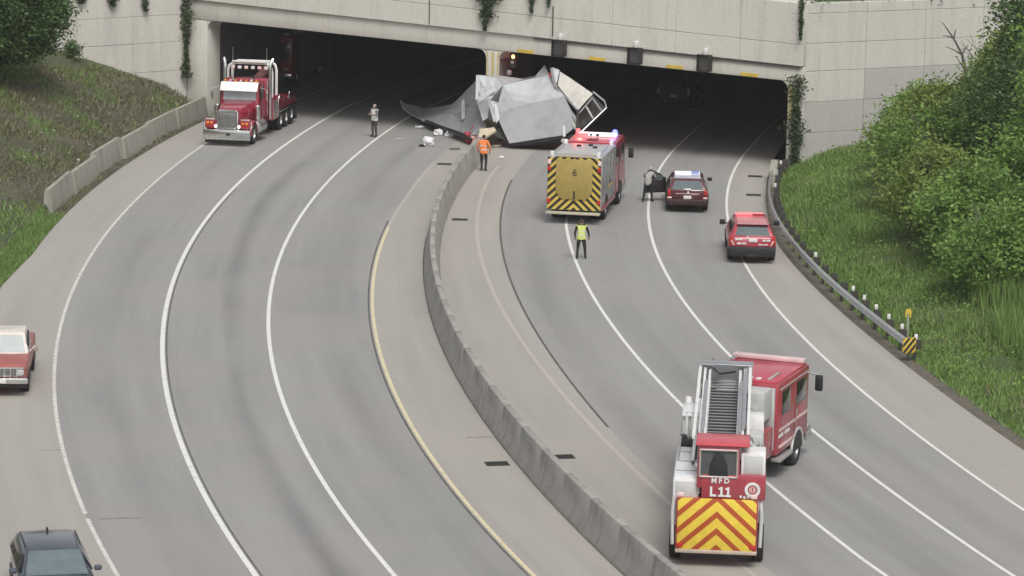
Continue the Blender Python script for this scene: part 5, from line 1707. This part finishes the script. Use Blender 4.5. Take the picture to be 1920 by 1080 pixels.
# depth of the box behind the sheets
q = MB()
fr = [cpt((x, y, Y + .12)) for x, y, Y in (A, G_, F_, E_, D_, C_, B)]
bk = [p + Vector((.3, 1.9, 0)) for p in fr]
for p in bk:
    p.z = max(p.z, .05)
n_ = len(fr)
q.add(fr + bk, [tuple(range(n_)), tuple(range(2 * n_ - 1, n_ - 1, -1))] + [(i, (i + 1) % n_, n_ + (i + 1) % n_, n_ + i) for i in range(n_)])
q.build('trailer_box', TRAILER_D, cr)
# rear end torn away and tipped to the right
sheet('door_panel', [(1050, 134, 165.3), (1112, 176, 164.3), (1084, 207, 163.9), (1046, 160, 164.8)], [(0, 3, 2, 1)], [TRAILER_W], sub=2, jag=.015)
sheet('door_panel', [(1036, 126, 165.7), (1049, 131, 165.4), (1044, 156, 165.0), (1034, 146, 165.5)], [(0, 3, 2, 1)], [TRAILER_B])
sheet('torn_panel', [(1060, 190, 164.6), (1082, 222, 164.0), (1080, 246, 163.7), (1066, 222, 164.2)], [(0, 3, 2, 1)], [TRAILER_W])
sheet('interior_shade_sheet', [(1040, 150, 165.6), (1112, 180, 164.9), (1136, 203, 164.5), (1082, 250, 164.2), (1056, 200, 165.0)], [(0, 4, 3, 2, 1)], [plain('wreck_dark', (.045, .042, .04), .8, var=.4)], thick=.3)  # dark sheet paints the shade inside the open box end
def ctube(name, pts, r, mat):
    return MB().tube([cpt(p) for p in pts], r, 7).build(name, mat, cr)
ctube('frame_post', [(1033, 128, 165.5), (1038, 152, 165.1), (1060, 190, 164.5), (1084, 236, 163.7)], .06, plain('frame_grey', (.30, .30, .30), .5, .4, grime=.4))
ctube('frame_post', [(1038, 158, 164.9), (1085, 209, 163.85)], .05, plain('frame_grey', (0, 0, 0)))
ctube('frame_post', [(1112, 172, 164.2), (1134, 190, 163.9), (1137, 202, 163.8), (1084, 253, 163.1)], .05, ALU)
ctube('cross_bar', [(1112, 186, 164.1), (1128, 208, 163.8)], .05, plain('frame_grey', (0, 0, 0)))
ctube('cross_bar', [(1098, 198, 164.1), (1112, 222, 163.7)], .05, TRAILER_W)
ctube('cross_bar', [(1086, 212, 163.9), (1112, 182, 164.2)], .045, plain('frame_grey', (0, 0, 0)))
ctube('cross_bar', [(1084, 206, 163.9), (1082, 250, 163.3)], .07, plain('wreck_dark', (0, 0, 0)))
ctube('landing_leg', [(1057, 236, 163.6), (1058, 256, 163.5)], .08, WHITE)
ctube('landing_foot', [(1054, 263, 163.9), (1060, 266, 163.8)], .12, PLATE)
ctube('axle_beam', [(1064, 258, 164.2), (1090, 244, 164.4)], .16, BLACK)
ctube('floor_beam', [(958, 271, 165.0), (1010, 262, 164.6), (1062, 256, 164.1)], .1, BLACK)
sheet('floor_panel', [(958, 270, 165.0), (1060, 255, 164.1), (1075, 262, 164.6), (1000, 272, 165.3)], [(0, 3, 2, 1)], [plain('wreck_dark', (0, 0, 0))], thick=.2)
# skin of the other side lying into the left bore
L0 = [(753, 192, 178.2), (800, 204, 175.2), (848, 196, 171.5), (895, 150, 167.4), (902, 195, 166.6), (908, 228, 166.1), (916, 250, 165.7), (882, 254, 166.2), (836, 238, 169.2), (790, 224, 173.0), (757, 204, 177.6), (850, 216, 169.8)]
sheet('torn_side_sheet', L0, [(0, 10, 9, 1), (1, 9, 11), (9, 8, 11), (1, 11, 2), (2, 11, 4, 3), (11, 8, 7), (11, 7, 5, 4), (7, 6, 5)], [plain('torn_sheet_shaded', (.27, .28, .285), .6, .1, grime=.5, var=.12)], sub=2, jag=.015)  # sheet colour darkened for the shadow of the bore
sheet('lit_fold_strip', [(866, 188, 168.6), (870, 186, 168.4), (871, 222, 167.9), (866, 226, 168.0)], [(0, 3, 2, 1)], [TRAILER])  # paler strip paints light along the fold
ctube('bent_rail', [(752, 190, 178.3), (757, 203, 177.4), (768, 212, 176.4), (795, 226, 172.6)], .07, TRAILER_W)
ctube('bent_rail', [(800, 228, 172.0), (842, 243, 168.9), (872, 255, 166.6), (884, 262, 165.8)], .09, BLACK)
sheet('insulation', [(900, 242, 165.3), (925, 238, 165.2), (931, 246, 164.9), (905, 262, 164.5), (895, 258, 164.7)], [(0, 4, 3, 2, 1)], [DEBT], sub=1, jag=.06, thick=.12)
sheet('void_shade_sheet', [(920, 238, 165.6), (938, 236, 165.6), (952, 266, 165.2), (928, 256, 165.4)], [(0, 3, 2, 1)], [plain('wreck_dark', (0, 0, 0))], thick=.2)  # dark sheet stands in for a shaded hollow

for k in range(5):
    ctube('bent_rib', [(812 + 18 * k, 214 + 3 * k, 174.0 - 1.55 * k), (816 + 18 * k, 222 + 3 * k, 173.2 - 1.5 * k), (822 + 17 * k, 231 + 5 * k, 171.6 - 1.25 * k)], .035, plain('frame_grey', (0, 0, 0)))

def lump(name, label, x, y, r, mat, flat=.5, cat='debris', group='crash debris on the road', n=2, z=0.0):
    p = G(x, y)
    bm = bmesh.new()
    bmesh.ops.create_icosphere(bm, subdivisions=2, radius=1)
    ph = random.uniform(0, 9)
    for v in bm.verts:
        k = 1 + .35 * math.sin(5 * v.co.x + ph) * math.cos(4 * v.co.y - ph) + random.uniform(-.28, .28)
        v.co = Vector((v.co.x * r * k * random.uniform(.9, 1.1), v.co.y * r * k * .8, max(-.02, (v.co.z * flat + flat * .75) * r * k)))
    me = bpy.data.meshes.new(name)
    bm.to_mesh(me)
    bm.free()
    me.materials.append(mat)
    o = inst(name, me, None, (p.x, p.y, z))
    return tag(o, label, cat, group)
lump('debris_heap', 'largest white crumpled heap of debris in the left carriageway', 802, 274, .30, PAPER, .8)
lump('debris_scrap', 'dark scrap touching the largest white debris heap', 792, 275, .16, BLACKC, .4)
lump('debris_heap', 'white debris heap lying by the torn grey sheet', 824, 254, .26, PAPER, .8)
lump('debris_heap', 'white debris heap next to the bent black rail', 843, 257, .24, PAPER, .8)
lump('debris_scrap', 'flat white scrap lying apart beyond the debris heaps', 787, 240, .22, PAPER, .35)
lump('debris_scrap', 'flat grey scrap between the walking man and the debris heaps', 749, 262, .22, plain('grey_scrap', (.42, .41, .40), .7), .2)
lump('debris_scrap', 'small pale scrap stuck at the edge of the torn sheet', 822, 240, .14, DEBT, 1.1)
lump('debris_scrap', 'pale scrap on the road right of the man in orange', 941, 297, .14, PAPER, .5)
lump('debris_scrap', 'dark flat scrap lying before the barrier end', 853, 280, .28, plain('grey_dark_scrap', (.12, .12, .125), .7), .15)
lump('debris_heap', 'red crumpled bodywork piled on the barrier end', 886, 270, .42, DEBR, 1.0)
lump('debris_scrap', 'pink torn panel beside the red bodywork', 897, 272, .3, plain('pink_scrap', (.55, .30, .27), .6), 1.2)
lump('debris_scrap', 'tan rubble spread behind the man in orange', 928, 276, .36, plain('tan_rubble', (.30, .27, .20), .9), .18)

# ---------------------------------------------------------------- people
def person(label, base, facing, J, wear, h=1.78, vest=None, hair=HAIR, cap=None):
    """J: joints by name in a 1.78 m body standing at the origin and facing +Y; wear: materials (shirt, trousers, shoes)"""
    S = h / 1.78
    root = thing('person', label, 'person', base, heading(facing))
    names = list(J)
    rads = dict(pelvis=(.155, .115), waist=(.145, .105), chest=(.175, .12), neck=(.058, .058), jaw=(.072, .085), head=(.082, .1), crown=(.06, .075))
    E0 = [('pelvis', 'waist'), ('waist', 'chest'), ('chest', 'neck'), ('neck', 'jaw'), ('jaw', 'head'), ('head', 'crown')]
    for s in 'LR':
        E0 += [('chest', 'sh' + s), ('sh' + s, 'el' + s), ('el' + s, 'wr' + s), ('wr' + s, 'ha' + s), ('pelvis', 'hi' + s), ('hi' + s, 'kn' + s), ('kn' + s, 'an' + s), ('an' + s, 'to' + s)]
        rads.update({'sh' + s: (.07, .07), 'el' + s: (.05, .05), 'wr' + s: (.034, .034), 'ha' + s: (.042, .024), 'hi' + s: (.098, .105), 'kn' + s: (.068, .07), 'an' + s: (.046, .05), 'to' + s: (.045, .035)})
    me = bpy.data.meshes.new('body')
    me.from_pydata([tuple(Vector(J[n]) * S) for n in names], [(names.index(a), names.index(b)) for a, b in E0], [])
    tmp = bpy.data.objects.new('body', me)
    COL.objects.link(tmp)
    sk = tmp.modifiers.new('skin', 'SKIN')
    for i, n in enumerate(names):
        me.skin_vertices[0].data[i].radius = tuple(x * S for x in rads[n])
        me.skin_vertices[0].data[i].use_root = n == 'pelvis'
    tmp.modifiers.new('sub', 'SUBSURF').levels = 2
    dg = bpy.context.evaluated_depsgraph_get()
    bme = bpy.data.meshes.new_from_object(tmp.evaluated_get(dg))
    bpy.data.objects.remove(tmp, do_unlink=True)
    # clothing by the nearest limb
    zone = {}
    for a, b in E0:
        if b in ('jaw', 'head', 'crown') or b.startswith('ha'):
            zone[(a, b)] = 0
        elif b in ('waist', 'chest', 'neck') or b[:2] in ('sh', 'el', 'wr'):
            zone[(a, b)] = 1
        elif b[:2] in ('to',):
            zone[(a, b)] = 3
        else:
            zone[(a, b)] = 2
    segs = [(Vector(J[a]) * S, Vector(J[b]) * S, z, b) for (a, b), z in zone.items()]
    mi, tor, hd = [], [], []
    for p in bme.polygons:
        c = p.center
        best = None
        for a, b, z, nm in segs:
            ab = b - a
            k = max(0, min(1, (c - a).dot(ab) / ab.length_squared))
            d = (c - (a + ab * k)).length / (.14 if nm in ('waist', 'chest') else .08)
            if best is None or d < best[0]:
                best = (d, z, nm)
        mi.append(best[1])
        tor.append(best[2][:2] not in ('el', 'wr', 'ha', 'he', 'ja', 'cr') and c.z > .88 * S and c.z < (J['chest'][2] + .11) * S)
        hd.append(best[2] in ('head', 'crown'))
    # fingers, nose and ears joined to the body
    x = MB()
    for s, sg in (('L', -1), ('R', 1)):
        wv, hv_ = Vector(J['wr' + s]) * S, Vector(J['ha' + s]) * S
        d = (hv_ - wv).normalized()
        side = d.cross(Vector((0, 0, 1)))
        side = side.normalized() if side.length > .1 else Vector((0, 1, 0))
        nrm = d.cross(side).normalized()
        for i, L in enumerate((.068, .078, .074, .058)):
            b = hv_ + side * (-.03 + .02 * i) * S
            x.tube([b - d * .02, b + d * L * .5 * S, b + (d * .85 + nrm * .4 * sg) * L * S], [.0095 * S, .009 * S, .007 * S], 6)
        tb_ = wv.lerp(hv_, .45) - side * .035 * S
        x.tube([tb_ + side * .015, tb_ - side * .02 * S + d * .03 * S, tb_ - side * .028 * S + d * .06 * S], [.011 * S, .0105 * S, .008 * S], 6)
    hp, jw = Vector(J['head']) * S, Vector(J['jaw']) * S
    fwd = Vector((0, 1, 0))
    x.cyl(hp + fwd * .085 * S - Vector((0, 0, .03 * S)), hp + fwd * .12 * S - Vector((0, 0, .045 * S)), .016 * S, .012 * S, 7)
    for sg in (-1, 1):
        x.box(hp + Vector((sg * .088 * S, .0, -.02 * S)), (.02 * S, .035 * S, .055 * S))
    bm = bmesh.new()
    bm.from_mesh(bme)
    xm = x.mesh('x', [SKIN], .0, 60)
    bm.from_mesh(xm)
    bm.to_mesh(bme)
    bm.free()
    bme.materials.clear()
    for m in (SKIN, wear[0], wear[1], wear[2]):
        bme.materials.append(m)
    mi += [0] * (len(bme.polygons) - len(mi))
    bme.polygons.foreach_set('material_index', mi)
    bme.polygons.foreach_set('use_smooth', [True] * len(bme.polygons))
    body = inst('body', bme, root)
    def offset_part(name, sel, dist, mat, par):
        b2 = bmesh.new()
        b2.from_mesh(bme)
        b2.faces.ensure_lookup_table()
        dele = [fc for i, fc in enumerate(b2.faces) if i >= len(sel) or not sel[i]]
        bmesh.ops.delete(b2, geom=dele, context='FACES')
        b2.normal_update()
        for v in b2.verts:
            v.co += v.normal * dist
        m2 = bpy.data.meshes.new(name)
        b2.to_mesh(m2)
        b2.free()
        m2.materials.clear()
        m2.materials.append(mat)
        m2.polygons.foreach_set('material_index', [0] * len(m2.polygons))
        return inst(name, m2, par)
    if vest:
        vo = offset_part('vest', tor, .022, vest, root)
        polys = list(bme.polygons)
        for z0, z1 in ((1.02, 1.07), (1.2, 1.25)):
            sel = [tor[i] and z0 * S < polys[i].center.z < z1 * S for i in range(len(tor))]
            if any(sel):
                offset_part('reflective_band', sel, .027, plain('reflective_silver', (.62, .62, .58), .4), vo)
    hc = Vector(J['head']) * S
    sel = [hd[i] and ((p.center.z > hc.z - .01 and p.center.y < hc.y + .055) or p.center.y < hc.y - .02) for i, p in enumerate(list(bme.polygons)[:len(hd)])]
    offset_part('cap' if cap else 'hair', sel, .016, cap or hair, root)
    for sg in (-1, 1):
        MB().lathe([(0, .004), (.011, .002), (.012, -.004)], hp + Vector((sg * .033 * S, .096 * S, .0)), (0, 1, 0), 10).build('eye', BLKP, root)
    MB().box(jw + Vector((0, .088 * S, .012 * S)), (.045 * S, .012, .01)).build('mouth', plain('lip', (.30, .12, .10), .6), root)
    return root

def pose(**kw):
    J = dict(pelvis=(0, 0, .95), waist=(0, 0, 1.13), chest=(0, .0, 1.36), neck=(0, .0, 1.50), jaw=(0, .03, 1.58), head=(0, .025, 1.66), crown=(0, .015, 1.74),
             shL=(-.19, 0, 1.43), elL=(-.26, -.02, 1.15), wrL=(-.25, .05, .90), haL=(-.245, .07, .82),
             shR=(.19, 0, 1.43), elR=(.26, -.02, 1.15), wrR=(.25, .05, .90), haR=(.245, .07, .82),
             hiL=(-.1, 0, .88), knL=(-.12, .03, .49), anL=(-.13, -.02, .085), toL=(-.15, .15, .04),
             hiR=(.1, 0, .88), knR=(.12, .03, .49), anR=(.13, -.02, .085), toR=(.15, .15, .04))
    J.update(kw)
    return J
toward = lambda P: (Vector((0, 0, 0)) - Vector((P.x, P.y, 0))).normalized()
p = G(702, 257)
person('person in white vest holding something up in front of the chest', p, (toward(p) + Vector((-1.0, 0, 0))).normalized(),
       pose(elL=(-.27, .1, 1.17), wrL=(-.12, .33, 1.22), haL=(-.07, .4, 1.25), elR=(.27, .08, 1.17), wrR=(.12, .32, 1.2), haR=(.06, .39, 1.24)),
       (GREYC, plain('charcoal_trousers', (.05, .045, .045), .85), BLACKC), 1.8, WHITEC, cap=plain('grey_cap', (.35, .34, .33), .8))
p = G(906, 321)
person('person in orange vest and dark trousers beside the median barrier', p, (-toward(p) + Vector((.2, 0, 0))).normalized(),
       pose(elL=(-.30, -.02, 1.17), wrL=(-.27, .12, .96), haL=(-.26, .17, .9), elR=(.31, -.03, 1.17), wrR=(.29, .08, .93), haR=(.28, .11, .85), knL=(-.09, .04, .49), anL=(-.08, -.02, .085), toL=(-.1, .15, .04), knR=(.12, .06, .5), anR=(.12, -.06, .085), toR=(.14, .1, .04)),
       (plain('orange_shirt', (.75, .24, .09), .8), BLACKC, BLACKC), 1.85, ORANGEC)
p = G(1089, 486)
person('person in lime vest walking away behind the fire engine', p, -toward(p),
       pose(elL=(-.28, -.06, 1.16), wrL=(-.26, .06, .93), haL=(-.25, .09, .85), elR=(.3, .02, 1.17), wrR=(.33, .12, .95), haR=(.33, .15, .87), knL=(-.14, .02, .49), anL=(-.17, -.10, .09), toL=(-.19, .06, .04), knR=(.16, .08, .5), anR=(.19, .08, .085), toR=(.22, .24, .04)),
       (BLACKC, BLACKC, BLACKC), 1.74, LIMEC)
p = G(1214, 379)
person('person in grey shirt standing behind the open car door', p, (-toward(p) + Vector((.35, 0, 0))).normalized(),
       pose(waist=(0, .04, 1.13), chest=(0, .17, 1.32), neck=(0, .26, 1.42), jaw=(0, .33, 1.48), head=(0, .35, 1.56), crown=(0, .36, 1.64), shL=(-.19, .18, 1.38), shR=(.19, .18, 1.38),
            elL=(-.28, .22, 1.16), wrL=(-.2, .42, 1.1), haL=(-.17, .48, 1.1), elR=(.28, .25, 1.17), wrR=(.22, .46, 1.12), haR=(.2, .53, 1.12), knL=(-.16, .0, .49), anL=(-.2, -.08, .085), toL=(-.22, .08, .04), knR=(.14, .1, .49), anR=(.18, .12, .085), toR=(.2, .28, .04)),
       (plain('pale_grey_shirt', (.36, .35, .33), .8), BLACKC, BLACKC), 1.76, None, cap=plain('grey_hair', (.4, .38, .36), .7))

# ---------------------------------------------------------------- thin haze volume added to lift the blacks
hz = bpy.data.materials.new('black_lift_haze')
hz.use_nodes = True
hn = hz.node_tree
hn.nodes.clear()
ho = hn.nodes.new('ShaderNodeOutputMaterial')
hv_ = hn.nodes.new('ShaderNodeVolumePrincipled')
hv_.inputs['Color'].default_value = (0.9, 0.92, 0.93, 1)
hv_.inputs['Density'].default_value = 0.0002
hn.links.new(hv_.outputs[0], ho.inputs['Volume'])
q = MB().box((0, 2100, 14.3), (5200, 4900, 31.4))
tag(q.build('haze', hz, smooth=0), 'thin pale haze added over the road to lift the blacks', 'haze', kind='stuff')
